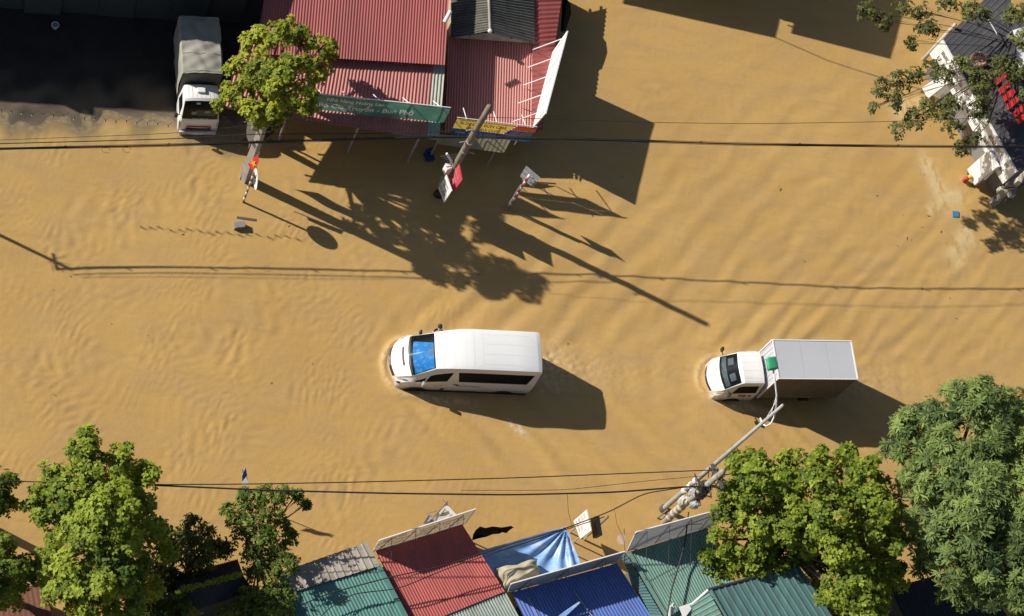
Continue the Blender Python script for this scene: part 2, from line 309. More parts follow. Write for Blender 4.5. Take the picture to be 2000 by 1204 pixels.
def print_sheet(parent, fn, W_, H_, texts, m_bg, m_ink):
    """a printed cloth: letters and ground are pieces of one sheet, so light shows through both"""
    vs = [V((W_*i/40, H_*j/6)) for i in range(41) for j in range(7)]; fs = []
    vs2 = []
    for tx in texts:
        v_, f_ = text_faces(*tx); o_ = len(vs2); vs2 += [V((min(max(p[0], .01), W_ - .01), min(max(p[1], .01), H_ - .01))) for p in v_]; fs += [tuple(q + o_ for q in f) for f in f_]
    n2 = len(vs2); allv = vs2 + vs
    rect = [n2 + 0, n2 + 40*7, n2 + 40*7 + 6, n2 + 6]
    ed = [(rect[k_], rect[(k_+1) % 4]) for k_ in range(4)]
    ed += list({tuple(sorted((f[i-1], f[i]))) for f in fs for i in range(len(f))})
    r = delaunay_2d_cdt(allv, ed, [], 0, 1e-5, True)
    ov, of = r[0], r[2]
    tri = np.array([[(allv[f[0]].x, allv[f[0]].y), (allv[f[k_]].x, allv[f[k_]].y), (allv[f[k_+1]].x, allv[f[k_+1]].y)] for f in fs for k_ in range(1, len(f) - 1)])
    def inside(p):
        d = lambda a_, b_: (b_[:, 0] - a_[:, 0])*(p[1] - a_[:, 1]) - (b_[:, 1] - a_[:, 1])*(p[0] - a_[:, 0])
        x1, x2, x3 = d(tri[:, 0], tri[:, 1]), d(tri[:, 1], tri[:, 2]), d(tri[:, 2], tri[:, 0])
        return bool(np.any(((x1 >= 0) & (x2 >= 0) & (x3 >= 0)) | ((x1 <= 0) & (x2 <= 0) & (x3 <= 0))))
    orig = [[0] if inside((sum(ov[q].x for q in f)/3, sum(ov[q].y for q in f)/3)) else [] for f in of]
    bgm, ink = MB(), MB(); pts = [V(fn(p.x, p.y)) for p in ov]
    bgm.v = list(pts); ink.v = list(pts)
    for f, og in zip(of, orig): (ink if len(og) else bgm).f.append(tuple(f))
    o = bgm.build('sheet', m_bg, parent, fix=False); l = ink.build('lettering', m_ink, o, fix=False); l['kind'] = 'stuff'
    for ob in (o, l):
        b_ = bmesh.new(); b_.from_mesh(ob.data); bmesh.ops.delete(b_, geom=[v for v in b_.verts if not v.link_faces], context='VERTS'); b_.to_mesh(ob.data); b_.free()
    return o
def scribble(parent, o, right, up, w_, h, m, n=9, off=0.012, name='lettering', seed=0):
    """a line of print too small to read: short strokes grouped like letters"""
    r = random.Random(seed); right = V(right).normalized(); up = V(up).normalized(); nrm = right.cross(up).normalized(); mb = MB()
    x = 0.0; step = w_/n
    for i in range(n):
        if r.random() < 0.13: x += step; continue
        o2 = V(o) + right*x + nrm*off; ww = step*0.72; t = step*0.2
        mb.quad(o2, o2 + right*t, o2 + right*t + up*h, o2 + up*h)
        k = r.choice((0, 1, 2, 3)); nr = nrm*0.001
        if k != 3: mb.quad(o2 + right*(ww-t) + nr, o2 + right*ww + nr, o2 + right*ww + up*h*r.choice((0.55, 1)) + nr, o2 + right*(ww-t) + up*h*r.choice((0.55, 1)) + nr)
        for yy in r.sample((0.0, 0.42, 0.84), 2 if k else 1): q = o2 + up*h*yy + nrm*0.002; mb.quad(q, q + right*ww, q + right*ww + up*h*0.16, q + up*h*0.16)
        x += step
    o = mb.build(name, m, parent, fix=False); o['kind'] = 'stuff'; return o

# ================================================================= SETTING
# ---- flood water: one sheet to the horizon, finely meshed where the picture looks
def axis(lo, hi, st):
    a = list(np.arange(lo, hi + st/2, st)); s_ = st
    while a[-1] < 700: s_ *= 1.35; a.append(a[-1] + s_)
    s_ = st
    while a[0] > -700: s_ *= 1.35; a.insert(0, a[0] - s_)
    return np.array(a)
gx, gy = axis(-27, 30, 0.075), axis(-16, 20, 0.075)
X, Y = np.meshgrid(gx, gy, indexing='ij')
def pw(x, y): p = P(x, y); return np.array([p.x, p.y])
def smooth(a, b, t): t = np.clip((t - a)/(b - a), 0, 1); return t*t*(3 - 2*t)
def wnoise(X, Y, lam, n, seed, a0=0, a1=2*math.pi):
    r = np.random.default_rng(seed); o = np.zeros_like(X)
    for i in range(n):
        a = r.uniform(a0, a1); l = lam*r.uniform(0.65, 1.5); o += np.sin((X*np.cos(a) + Y*np.sin(a))*2*math.pi/l + r.uniform(0, 6.28))
    return o/math.sqrt(n)
WXX = X + 0.35*wnoise(X, Y, 4.0, 6, 1); WYY = Y + 0.35*wnoise(X, Y, 4.0, 6, 2)
WX2 = X + 0.12*wnoise(X, Y, 3.0, 6, 41); WY2 = Y + 0.12*wnoise(X, Y, 3.0, 6, 42)
near = smooth(60, 30, np.hypot(X, Y))
left = smooth(4, -10, X)
patch1 = smooth(-0.2, 1.3, wnoise(X, Y, 4.5, 7, 5))
patch2 = smooth(-0.6, 1.2, wnoise(X, Y, 3.2, 7, 6))
patch3 = smooth(-0.3, 1.4, wnoise(X, Y, 3.6, 7, 7))
Hh = 0.006*wnoise(WXX, WYY, 2.4, 8, 3, 0.6, 1.9)
Hh += (0.0016 + 0.0070*left)*patch1*wnoise(WXX, WYY, 0.60, 12, 4)
Hh += (0.0006 + 0.0056*left)*patch2*wnoise(WXX, WYY, 0.36, 12, 8, -0.9, 0.5)
Hh += (0.0005 + 0.0048*left)*patch3*wnoise(WXX, WYY, 0.30, 12, 14, 1.0, 2.6)
Hh += (0.0010 + .0014*left)*patch2*wnoise(WXX, WYY, 0.42, 12, 9) + (0.0007 + .0008*left)*wnoise(WXX, WYY, 0.26, 14, 19)
# swell over the right half, crests rising to the right
rgt = smooth(0, 8, X)*smooth(-9, -3, Y)
arc_c = pw(1830, 900)                                            # rings spreading from the truck's track
AD = np.hypot(X - arc_c[0], (Y - arc_c[1])*1.05) + 0.10*wnoise(X, Y, 5.0, 6, 43)
AA = np.degrees(np.arctan2(Y - arc_c[1], X - arc_c[0]))
sect = smooth(60, 95, AA)*smooth(185, 150, AA)*smooth(2.5, 5, AD)*smooth(19, 9, AD)
for lam_, am_, sd_ in ((0.95, .0064, 12), (0.62, .0028, 15), (1.5, .0065, 16)):
    Hh += am_*sect*np.sin(2*math.pi/lam_*AD + 0.6*wnoise(X, Y, 4, 5, sd_ + 30))*smooth(-0.9, 0.9, wnoise(X, Y, 6, 6, sd_))
Hh += .0035*rgt*np.sin(2*math.pi/0.8*(WX2*math.sin(R_(-22)) + WY2*math.cos(R_(-22))))*smooth(-0.4, 1.1, wnoise(X, Y, 5, 6, 17))
FOAM = np.zeros_like(X); SCUM = np.zeros_like(X)
def wake(front, back, hw, lam, amp, seed, spread=0.62):
    f, b = pw(*front), pw(*back); ax = (f - b)/np.linalg.norm(f - b); nn = np.array([-ax[1], ax[0]])
    xi = -((X - f[0])*ax[0] + (Y - f[1])*ax[1]); et = (X - f[0])*nn[0] + (Y - f[1])*nn[1]
    wob = 0.10*wnoise(X, Y, 3.2, 6, seed)
    h = np.zeros_like(X); ae = np.abs(et)
    for lm, ang, am in ((lam, 40, 1.0), (lam*0.62, 50, 0.30)):
        ph = 2*math.pi/lm*(ae*math.cos(R_(ang)) - xi*math.sin(R_(ang)) + wob)
        env = smooth(hw*0.8, hw*1.4, ae)*smooth(xi*spread + 1.5, xi*spread*0.55 - 0.2, ae - hw)*smooth(-0.6, 1.2, xi)*np.exp(-np.maximum(xi, 0)/13.0)
        h += am*env*np.sin(ph)
    # transverse waves astern
    L = np.linalg.norm(f - b)
    h += 0.55*np.sin(2*math.pi/(lam*1.1)*(xi + 0.12*ae**2 + wob))*smooth(L, L + 1, xi)*np.exp(-((ae)/(1.6))**2)*np.exp(-np.maximum(xi - L, 0)/5)
    turb = smooth(L - .2, L + .4, xi)*np.exp(-(ae/(hw*0.9))**2)*np.exp(-np.maximum(xi - L, 0)/2.2)
    # bow ridge hugging the nose and flanks
    dn = np.hypot(np.maximum(0.55 - xi, 0)*1.0, np.maximum(ae - hw*0.55, 0)) - 0.55
    fl = ae - hw - 0.16 - 0.10*np.maximum(xi, 0)
    nose = np.hypot((xi - 0.75)/1.12, et/ (hw + 0.22)) - 1.0
    bow = np.exp(-(nose/0.10)**2)*smooth(1.7, 0.3, xi)
    fla = np.exp(-(fl/0.16)**2)*smooth(0.6, 1.2, xi)*smooth(4.2, 1.8, xi)
    return h*amp + 0.06*bow*amp/0.022 + 0.02*fla*amp/0.022 + 0.020*turb*wnoise(X, Y, 0.35, 10, seed + 3), bow, fla, turb
h1, bow1, fla1, turb1 = wake((766, 716), (1040, 722), 1.02, 1.3, 0.035, 21, 0.85)
h2, bow2, fla2, turb2 = wake((1378, 742), (1620, 748), 0.86, 0.85, 0.018, 22, 0.8)
Hh += h1 + h2
FOAM += 0.6*bow1 + 0.8*fla1 + 0.75*turb1 + 0.4*bow2 + 0.5*fla2 + 0.5*turb2
def blob(px, py, rx, ry, rot=0):
    c = pw(px, py); a = R_(rot); dx, dy = X - c[0], Y - c[1]
    return np.exp(-((dx*math.cos(a) + dy*math.sin(a))/rx)**2 - ((-dx*math.sin(a) + dy*math.cos(a))/ry)**2)
FOAM += 1.6*blob(1012, 838, 0.5, 0.14, -38) + 0.5*blob(1070, 700, 0.35, 0.3) + 0.4*blob(820, 765, 0.5, 0.12, -25) + 0.35*blob(1085, 760, 0.9, 0.1, -30)
for a in ((1810, 320, .35, .6, 20), (1825, 355, .4, .7, 25), (1845, 390, .55, .6, 30), (1870, 385, .5, .35, 0), (1880, 470, .6, .45, 20), (1868, 500, .5, .5, 20), (1890, 455, .4, .35, 0), (1785, 205, .5, .5, 0), (1760, 215, .5, .6, 0), (1820, 410, .3, .3, 0)):
    SCUM += blob(*a)
# waterline of the forecourt (top left): bank height at every point
WL = [pw(*p) for p in ((-400, 232), (0, 226), (120, 229), (230, 214), (330, 232), (420, 250), (520, 262), (700, 215))]
wx = np.array([p[0] for p in WL]); wy = np.array([p[1] for p in WL])
def bank_h(X, Y):
    yl = np.interp(X, wx, wy)
    n_ = 0.022*wnoise(X, Y, 2.4, 7, 31) + 0.010*wnoise(X, Y, 0.8, 7, 32)
    return np.clip((Y - yl)*0.05, -0.9, 0.13) + n_*smooth(3.2, 0.2, np.abs(Y - yl)), yl
bk, yl = bank_h(X, Y)
eastfade = smooth(wx[6] - 1.5, wx[6] + 0.5, X)
SHALLOW = np.clip(np.exp(-np.maximum(yl - Y, 0)/1.1) - eastfade, 0, 1)*smooth(2.0, 0.0, Y - yl)
Hh *= near
Hh *= 1 - 0.75*SHALLOW
edge = np.exp(-((bk + 0.012)/0.012)**2)*(1 - eastfade)*near
FOAM += 0.22*edge
nx_, ny_ = X.shape
co = np.stack([X, Y, Hh], -1).reshape(-1, 3)
idx = np.arange(nx_*ny_).reshape(nx_, ny_)
fc = np.stack([idx[:-1, :-1], idx[1:, :-1], idx[1:, 1:], idx[:-1, 1:]], -1).reshape(-1, 4)
def bigmesh(name, co, fc, m, attrs={}):
    me = bpy.data.meshes.new(name); me.vertices.add(len(co)); me.vertices.foreach_set('co', co.astype(np.float32).ravel())
    k = fc.shape[1]; me.loops.add(fc.size); me.loops.foreach_set('vertex_index', fc.astype(np.int32).ravel())
    me.polygons.add(len(fc)); me.polygons.foreach_set('loop_start', np.arange(0, fc.size, k, dtype=np.int32)); me.polygons.foreach_set('loop_total', np.full(len(fc), k, np.int32))
    for a, v in attrs.items():
        at = me.attributes.new(a, 'FLOAT', 'POINT'); at.data.foreach_set('value', v.astype(np.float32).ravel())
    me.update(calc_edges=True); me.materials.append(m)
    return me
def water_mat():
    m = bpy.data.materials.new('muddy_water'); m.use_nodes = True; n = m.node_tree; N = n.nodes; L = n.links; b = N['Principled BSDF']
    b.inputs['Roughness'].default_value = 0.12; b.inputs['IOR'].default_value = 1.33
    g = N.new('ShaderNodeNewGeometry')
    def noise(scale, det=5, st=None, rot=0):
        t = N.new('ShaderNodeTexNoise'); t.inputs['Scale'].default_value = scale; t.inputs['Detail'].default_value = det; t.inputs['Roughness'].default_value = 0.6
        if st:
            mp = N.new('ShaderNodeMapping'); mp.inputs['Scale'].default_value = st; mp.inputs['Rotation'].default_value = (0, 0, R_(rot)); L.new(g.outputs['Position'], mp.inputs[0]); L.new(mp.outputs[0], t.inputs['Vector'])
        else: L.new(g.outputs['Position'], t.inputs['Vector'])
        return t.outputs['Fac']
    def rng(x, a, b_, c, d):
        r = N.new('ShaderNodeMapRange'); r.inputs[1].default_value = a; r.inputs[2].default_value = b_; r.inputs[3].default_value = c; r.inputs[4].default_value = d; L.new(x, r.inputs[0]); return r.outputs[0]
    def mix(f, A, B):
        x = N.new('ShaderNodeMix'); x.data_type = 'RGBA'
        L.new(f, x.inputs['Factor'])
        for k, c in (('A', A), ('B', B)):
            if isinstance(c, tuple): x.inputs[k].default_value = (*c, 1)
            else: L.new(c, x.inputs[k])
        return x.outputs['Result']
    def mul(a, b_):
        x = N.new('ShaderNodeMath'); x.operation = 'MULTIPLY'
        L.new(a, x.inputs[0]); L.new(b_, x.inputs[1]); return x.outputs[0]
    def attr(a): t = N.new('ShaderNodeAttribute'); t.attribute_name = a; return t.outputs['Fac']
    c = mix(rng(noise(0.16, 4), 0.35, 0.65, 0, 1), (0.480, 0.298, 0.104), (0.535, 0.341, 0.120))
    c = mix(rng(noise(0.55, 6, (1, 1.6, 1), 20), 0.42, 0.72, 0, 0.7), c, (0.440, 0.288, 0.132))
    c = mix(rng(noise(1.7, 8, (0.35, 1.5, 1), 12), 0.52, 0.75, 0, 0.55), c, (0.400, 0.262, 0.112))
    c = mix(rng(noise(2.6, 8, (0.30, 1.7, 1), -18), 0.56, 0.78, 0, 0.5), c, (0.560, 0.390, 0.170))
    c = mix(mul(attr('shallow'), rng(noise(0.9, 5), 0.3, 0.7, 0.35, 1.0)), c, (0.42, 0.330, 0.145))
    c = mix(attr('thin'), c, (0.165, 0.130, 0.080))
    sc_ = mul(attr('scum'), rng(noise(2.6, 8, (1, 0.45, 1), 25), 0.42, 0.50, 0, 0.85))
    c = mix(sc_, c, (0.60, 0.46, 0.24))
    fm = mul(attr('foam'), rng(noise(5.0, 8), 0.40, 0.62, 0.0, 1.0))
    c = mix(fm, c, (0.66, 0.56, 0.38))
    L.new(c, b.inputs['Base Color'])
    # fine ripple
    b1 = N.new('ShaderNodeBump'); b1.inputs['Distance'].default_value = 0.015; b1.inputs['Strength'].default_value = 0.7; L.new(noise(3.2, 6, (1, 1.5, 1), 35), b1.inputs['Height'])
    b2 = N.new('ShaderNodeBump'); b2.inputs['Distance'].default_value = 0.007; b2.inputs['Strength'].default_value = 0.8; L.new(noise(11, 5, (1.3, 1, 1), -20), b2.inputs['Height']); L.new(b1.outputs[0], b2.inputs['Normal']); L.new(b2.outputs[0], b.inputs['Normal'])
    return m
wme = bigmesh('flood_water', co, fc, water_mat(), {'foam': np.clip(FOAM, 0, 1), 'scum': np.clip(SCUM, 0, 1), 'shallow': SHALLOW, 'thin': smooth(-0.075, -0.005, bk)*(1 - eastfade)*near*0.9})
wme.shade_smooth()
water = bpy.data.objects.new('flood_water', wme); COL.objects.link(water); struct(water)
# ---- drowned ground beneath
MB().quad((-700, -700, -1.6), (700, -700, -1.6), (700, 700, -1.6), (-700, 700, -1.6)).build('ground', M['mud'])['kind'] = 'structure'
# ---- forecourt rising out of the water, top left
fx = np.arange(wx[0], wx[6] + 0.8, 0.14); fy = np.arange(wy.min() - 3.2, 17.0, 0.14)
FX, FY = np.meshgrid(fx, fy, indexing='ij'); fb, _ = bank_h(FX, FY)
fco = np.stack([FX, FY, fb], -1).reshape(-1, 3); fi = np.arange(FX.size).reshape(FX.shape)
ffc = np.stack([fi[:-1, :-1], fi[1:, :-1], fi[1:, 1:], fi[:-1, 1:]], -1).reshape(-1, 4)
_n = M['asphalt'].node_tree; _at = _n.nodes.new('ShaderNodeAttribute'); _at.attribute_name = 'lit_silt'; _mx = _n.nodes.new('ShaderNodeMix'); _mx.data_type = 'RGBA'; _mx.inputs['B'].default_value = (0.155, 0.122, 0.082, 1)
_b = _n.nodes['Principled BSDF']; _n.links.new(_b.inputs['Base Color'].links[0].from_socket, _mx.inputs['A']); _n.links.new(_at.outputs['Fac'], _mx.inputs['Factor']); _n.links.new(_mx.outputs['Result'], _b.inputs['Base Color'])
lit_silt = np.clip(smooth(0.10, -0.02, fb + 0.02*wnoise(FX, FY, 1.3, 8, 77)), 0, 1)       # mud tone by the waterline, paled to paint in the sunlit strip
fme = bigmesh('forecourt', fco, ffc, M['asphalt'], {'lit_silt': lit_silt}); fme.shade_smooth()
fo = bpy.data.objects.new('forecourt', fme); COL.objects.link(fo); struct(fo)

# ================================================================= BUILDINGS
def roof(parent, a, b, c, d, n, waves, amp, m, name='roof', prof='sine', special={}, rows=1, lap=0.01, seed=0, crook=0.0):
    """corrugated sheets side by side: a-b one edge, d-c the opposite edge; each sheet is a piece of its own"""
    a, b, c, d = V(a), V(b), V(c), V(d); r = random.Random(seed)
    rf = MB(); nrm = (b - a).cross(d - a).normalized()
    if nrm.z < 0: nrm = -nrm
    # purlins carry the sheets
    for t in (0.08, 0.5, 0.92):
        p, q = lerp(a, d, t), lerp(b, c, t); rf.obox(p - nrm*0.11, q - p, (d - a).normalized()*0.05, nrm*0.06)
    ro = rf.build(name, M['dark_steel'], parent)
    k = waves*(6 if prof == 'sine' else 8)
    for j in range(rows):
        for i in range(n):
            u0, u1 = i/n, (i+1)/n + (lap if i < n-1 else 0)
            t0 = j/rows + (r.uniform(-crook, crook) if j else r.uniform(-crook, crook)*0.6); t1 = (j+1)/rows + (0.012 if j < rows-1 else 0)
            lift = nrm*(0.006*(i % 2) + 0.012*((rows - j) % 2) + amp); mb = MB()
            def fn(s, t, u0=u0, u1=u1, t0=t0, t1=t1, lift=lift):
                u = u0 + (u1 - u0)*s; tt = t0 + (t1 - t0)*t
                p = lerp(lerp(a, b, u), lerp(d, c, u), tt)
                if prof == 'sine': h = amp*math.cos(2*math.pi*waves*n*u)
                else:
                    x = (u*n*waves) % 1.0; h = amp*(1.0 if 0.12 < x < 0.30 else (x - 0.04)/0.08 if 0.04 < x <= 0.12 else (0.38 - x)/0.08 if 0.30 <= x < 0.38 else 0.0)
                return p + lift + nrm*h
            mb.grid(fn, k, 1)
            mb.build('roof_sheet', special.get(i, m), ro, fix=False, smooth=(prof == 'sine'))
    return ro
def walls(parent, pts, ztop, m, z0=-1.6, t=0.14, inset=0.0):
    """four walls under a roof given its four corners (seen from above, in order)"""
    pts = [V(p) for p in pts]; c = sum(pts, V())/len(pts)
    q = [V((lerp(c.x, p.x, 1 - inset), lerp(c.y, p.y, 1 - inset), 0)) for p in pts]; zt = [p.z - 0.16 for p in pts] if ztop is None else [ztop]*len(pts)
    for i in range(len(q)):
        j = (i+1) % len(q); a, b = q[i], q[j]; dr = (b - a).normalized(); nn = V((-dr.y, dr.x, 0))*t
        if nn.dot(c - a) < 0: nn = -nn
        a2, b2 = a + dr*(t + 0.003), b
        mb = MB(); A0, B0 = V((a2.x, a2.y, z0)), V((b2.x, b2.y, z0)); A1, B1 = V((a2.x, a2.y, zt[i])), V((b2.x, b2.y, zt[j]))
        mb.prism([A0, B0, B1, A1], nn); mb.build('wall', m, parent)

# ---- long dark building behind the forecourt (its wall foot shows at the top left)
Y0 = P(200, 33).y
bx0, bx1 = P(-650, 33).x, P(400, 33).x
EH = 4.95
b = thing('dark_building', 'dark grey building in deep shade behind the forecourt, top left', 'building', (bx0, Y0, 0))
yS = -0.09                                                       # street direction leans a little
def bp(x, off, z): return V((x, Y0 + off - (x - P(200, 33).x)*yS, z))
for i in range(14):
    x0 = lerp(bx0, bx1, i/14); x1 = lerp(bx0, bx1, (i+1)/14) - 0.012
    pr = 0.035*(i % 2) + (0.12 if i in (9,) else 0)
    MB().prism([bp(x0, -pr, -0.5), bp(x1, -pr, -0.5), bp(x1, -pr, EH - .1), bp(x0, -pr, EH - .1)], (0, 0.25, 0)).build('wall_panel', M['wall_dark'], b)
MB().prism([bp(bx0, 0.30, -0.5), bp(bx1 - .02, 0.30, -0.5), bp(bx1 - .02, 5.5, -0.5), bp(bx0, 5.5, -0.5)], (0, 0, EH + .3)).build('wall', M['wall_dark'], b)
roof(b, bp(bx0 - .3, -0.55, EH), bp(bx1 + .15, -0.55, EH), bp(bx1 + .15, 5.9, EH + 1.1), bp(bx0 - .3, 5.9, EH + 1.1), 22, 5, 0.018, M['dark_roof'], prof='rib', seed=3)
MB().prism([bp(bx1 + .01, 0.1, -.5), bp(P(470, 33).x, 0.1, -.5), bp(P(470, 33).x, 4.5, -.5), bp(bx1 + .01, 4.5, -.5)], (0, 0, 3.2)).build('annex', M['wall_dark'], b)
v0 = bp(P(60, 33).x - 6.2, -0.45, EH + .08)
MB().obox(v0, (0.55, 0, 0), (0, 0.5, 0), (0, 0, 0.5)).build('roof_vent', M['dark_steel'], b)

# ---- restaurant, top centre
t = thing('restaurant', 'red corrugated roofed restaurant with green banner along its lower eave', 'building', P(690, 150))
UA, UB, UC, UD = P(505, 106, 3.12), P(868, 128, 3.12), P(880, -70, 3.3), P(522, -75, 3.3)
roof(t, UA, UB, UC, UD, 8, 8, 0.013, M['red_tin'], seed=1)
LA, LB, LC, LD = P(436, 211, 2.45), P(857, 276, 2.45), P(870, 112, 2.88), P(470, 86, 2.88)
roof(t, LA, LB, LC, LD, 15, 4, 0.018, M['red_tin2'], name='awning_roof', special={14: M['grey_strip']}, seed=2, crook=0.012)
walls(t, [P(520, 175, 2.1), P(852, 200, 2.1), P(862, -60, 3.6), P(530, -60, 3.6)], 1.5, M['wall_cream'], inset=0.02)
for x, y in ((560, 262), (700, 276), (822, 290)):
    p = P(x, y, 0); q = lerp(LA, LB, (x - 436)/421); MB().tube([V((q.x, q.y + .25, -1.2)), V((q.x, q.y + .25, 2.44))], 0.045, 8).build('post', M['steel'], t)
MB().tube([P(868, 44, 3.7), P(880, 22, 3.9)], 0.085, 10).build('vent_pipe', M['white_board'], t)

# ---- noodle house, right of it
t = thing('noodle_house', 'low house with grey tiled gable and red tin roofs behind yellow sign', 'building', P(960, 160))
roof(t, P(880, 74, 2.62), P(956, 61, 3.45), P(952, -70, 3.45), P(882, -70, 2.62), 4, 4, 0.03, M['fibro_dark'], name='gable_slope', rows=6, seed=5, crook=0.006) if False else None
def slope(ridge0, ridge1, eave0, eave1, name, sd):
    # strips of corrugated cement sheet lapped from eave to ridge
    roof(t, ridge0, ridge1, eave1, eave0, 7, 4, 0.026, M['fibro_dark'], name=name, rows=3, seed=sd, crook=0.012)
slope(P(951, -70, 2.6), P(956, 62, 2.6), P(881, -70, 1.98), P(881, 76, 1.98), 'gable_slope', 5)
slope(P(953, -70, 2.6), P(958, 62, 2.6), P(1040, -70, 1.78), P(1043, 87, 1.78), 'gable_slope', 6)
MB().tube([P(952, -70, 2.66), P(957, 59, 2.66)], 0.055, 8).build('ridge_cap', M['fibro'], t)
MB().prism([P(884, 74, 1.88), P(1038, 85, 1.7), P(957, 64, 2.5)], (0, 0.1, 0)).build('gable_wall', M['concrete'], t)
MB().ball(P(957, 61, 2.7), 0.10).build('ridge_end', M['white_board'], t, smooth=True)
roof(t, P(869, 262, 1.45), P(1036, 268, 1.45), P(1041, 80, 1.66), P(876, 70, 1.66), 4, 8, 0.018, M['red_tin2'], name='front_roof', seed=7)
roof(t, P(1042, -70, 1.68), P(1037, 262, 1.68), P(1060, 252, 1.5), P(1106, -70, 1.5), 9, 4, 0.016, M['red_tin'], name='side_roof', seed=8, crook=0.02)
walls(t, [P(882, 240, 1.4), P(1040, 245, 1.4), P(1088, -60, 1.5), P(890, -60, 1.5)], 1.28, M['wall_cream'], inset=0.03)
roof(t, P(851, 281, 1.25), P(984, 299, 1.25), P(998, 272, 1.62), P(856, 262, 1.62), 3, 5, 0.004, M['beige'], name='canopy', seed=9)
for x, y in ((862, 300), (975, 318)):
    q = P(x - 8, y - 18, 1.25); MB().tube([V((q.x, q.y + .1, -1.2)), V((q.x, q.y + .1, 1.22))], 0.035, 8).build('post', M['steel'], t)
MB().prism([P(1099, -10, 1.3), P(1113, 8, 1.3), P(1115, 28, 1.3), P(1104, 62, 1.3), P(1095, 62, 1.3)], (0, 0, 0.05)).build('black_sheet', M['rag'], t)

# ---- houses just beyond the top edge of the picture (their shadow lies on the water)
def shade_house(g0, g1, z, depth, lab):
    a, b2 = SH(P(*g0), z), SH(P(*g1), z); dr = (b2 - a).normalized(); n_ = V((-dr.y, dr.x, 0))
    t = thing('house', lab, 'house', V((a.x, a.y, 0)))
    c_, d_ = b2 + n_*depth + V((0, 0, .5)), a + n_*depth + V((0, 0, .5))
    roof(t, a, b2, c_, d_, max(4, int((b2 - a).length)), 5, 0.018, M['red_tin3'], seed=4)
    walls(t, [a + n_*.4, b2 + n_*.4, c_ - n_*.3, d_ - n_*.3], z - .25, M['wall_cream'], inset=0.04)
shade_house((1212, 6), (1512, 74), 3.9, 4.5, 'tin roofed house beyond the top edge, behind the open water')
shade_house((1541, 64), (1737, 115), 3.9, 4.0, 'smaller tin roofed house beyond the top edge, nearer the dark roofed shop')
LB_ = [SH(P(1512, 73), 4.2), SH(P(1620, 120), 4.4), SH(P(1720, 152), 4.5), SH(P(1850, 190), 4.6)]
tag(MB().tube(LB_, 0.022, 6).build('overhead_cable', M['cable']), 'thin cable slung between the houses beyond the top edge', 'cable')

# ---- shops along the bottom
t = thing('shop', 'shop roofed in teal corrugated tin with pale cement strip along its front', 'building', P(660, 1180))
F1, F2, F3, F4 = P(541, 1122, 2.45), P(717, 1060, 2.45), P(741, 1107, 2.66), P(556, 1163, 2.66)
roof(t, F1, F2, F3, F4, 13, 1, 0.035, M['fibro'], name='front_strip', prof='rib', seed=11, lap=0.004, crook=0.008)
T1, T2, T3, T4 = P(553, 1160, 2.60), P(739.5, 1104, 2.60), P(850, 1310, 2.6), P(635, 1330, 2.6)
roof(t, T1, T2, T3, T4, 6, 5, 0.018, M['teal_tin'], seed=12)
rd = (T3 - T2); nrm_ = V((0, 0, 1))
MB().panel(T2 + V((-.16, 0, .075)), T2 + V((.05, 0.02, .065)), T3 + V((.05, 0, .065)), T3 + V((-.16, 0, .075)), 0.02).build('edge_flashing', M['teal_tin'], t)
walls(t, [F1 + V((.2, -.4, 0)), F2 + V((-.15, -.5, 0)), T3, T4], 2.3, M['wall_grey'], inset=0.03)
MB().tube([P(566, 1197, 2.75), P(578, 1225, 2.8)], 0.09, 10).build('vent_pipe', M['white_board'], t)

t = thing('shop', 'shop with red corrugated roof and beige billboard on its front edge', 'building', P(860, 1130))
A, B_, C_, D_ = P(733, 1077, 2.42), P(902, 1025, 2.42), P(985, 1156, 2.34), P(806, 1228, 2.34)
roof(t, A, B_, C_, D_, 5, 7, 0.018, M['red_tin3'], seed=13, crook=0.01)
A2, B2, C2, D2 = P(803, 1223, 2.27), P(984, 1153, 2.27), P(1048, 1270, 2.2), P(862, 1340, 2.2)
roof(t, A2, B2, C2, D2, 5, 7, 0.018, M['pale_tin'], name='rear_roof', seed=14, crook=0.01)
walls(t, [A + V((.2, -.4, 0)), B_ + V((-.2, -.4, 0)), C2, D2], 2.0, M['wall_grey'], inset=0.05)

t = thing('shop', 'shop with deep blue corrugated roof behind low grey billboard', 'building', P(1130, 1180))
A, B_, C_, D_ = P(998, 1158, 2.1), P(1204, 1101, 2.1), P(1300, 1250, 2.0), P(1078, 1320, 2.0)
roof(t, A, B_, C_, D_, 6, 6, 0.02, M['blue_tin'], seed=15)
walls(t, [A + V((.2, -.4, 0)), B_ + V((-.2, -.4, 0)), C_, D_], 1.85, M['wall_grey'], inset=0.05)
MB().tube([P(1121, 1155, 2.2), P(1165, 1215, 2.15)], 0.02, 6).build('loose_rod', M['steel'], t)
MB().tube([P(1032, 1168, 2.2), P(1056, 1215, 2.15)], 0.016, 6).build('loose_rod', M['steel'], t)
MB().panel(P(1085, 1206, 2.16), P(1131, 1175, 2.5), P(1133, 1178, 2.5), P(1094, 1214, 2.16), 0.02).build('loose_sheet', M['tarp'], t)

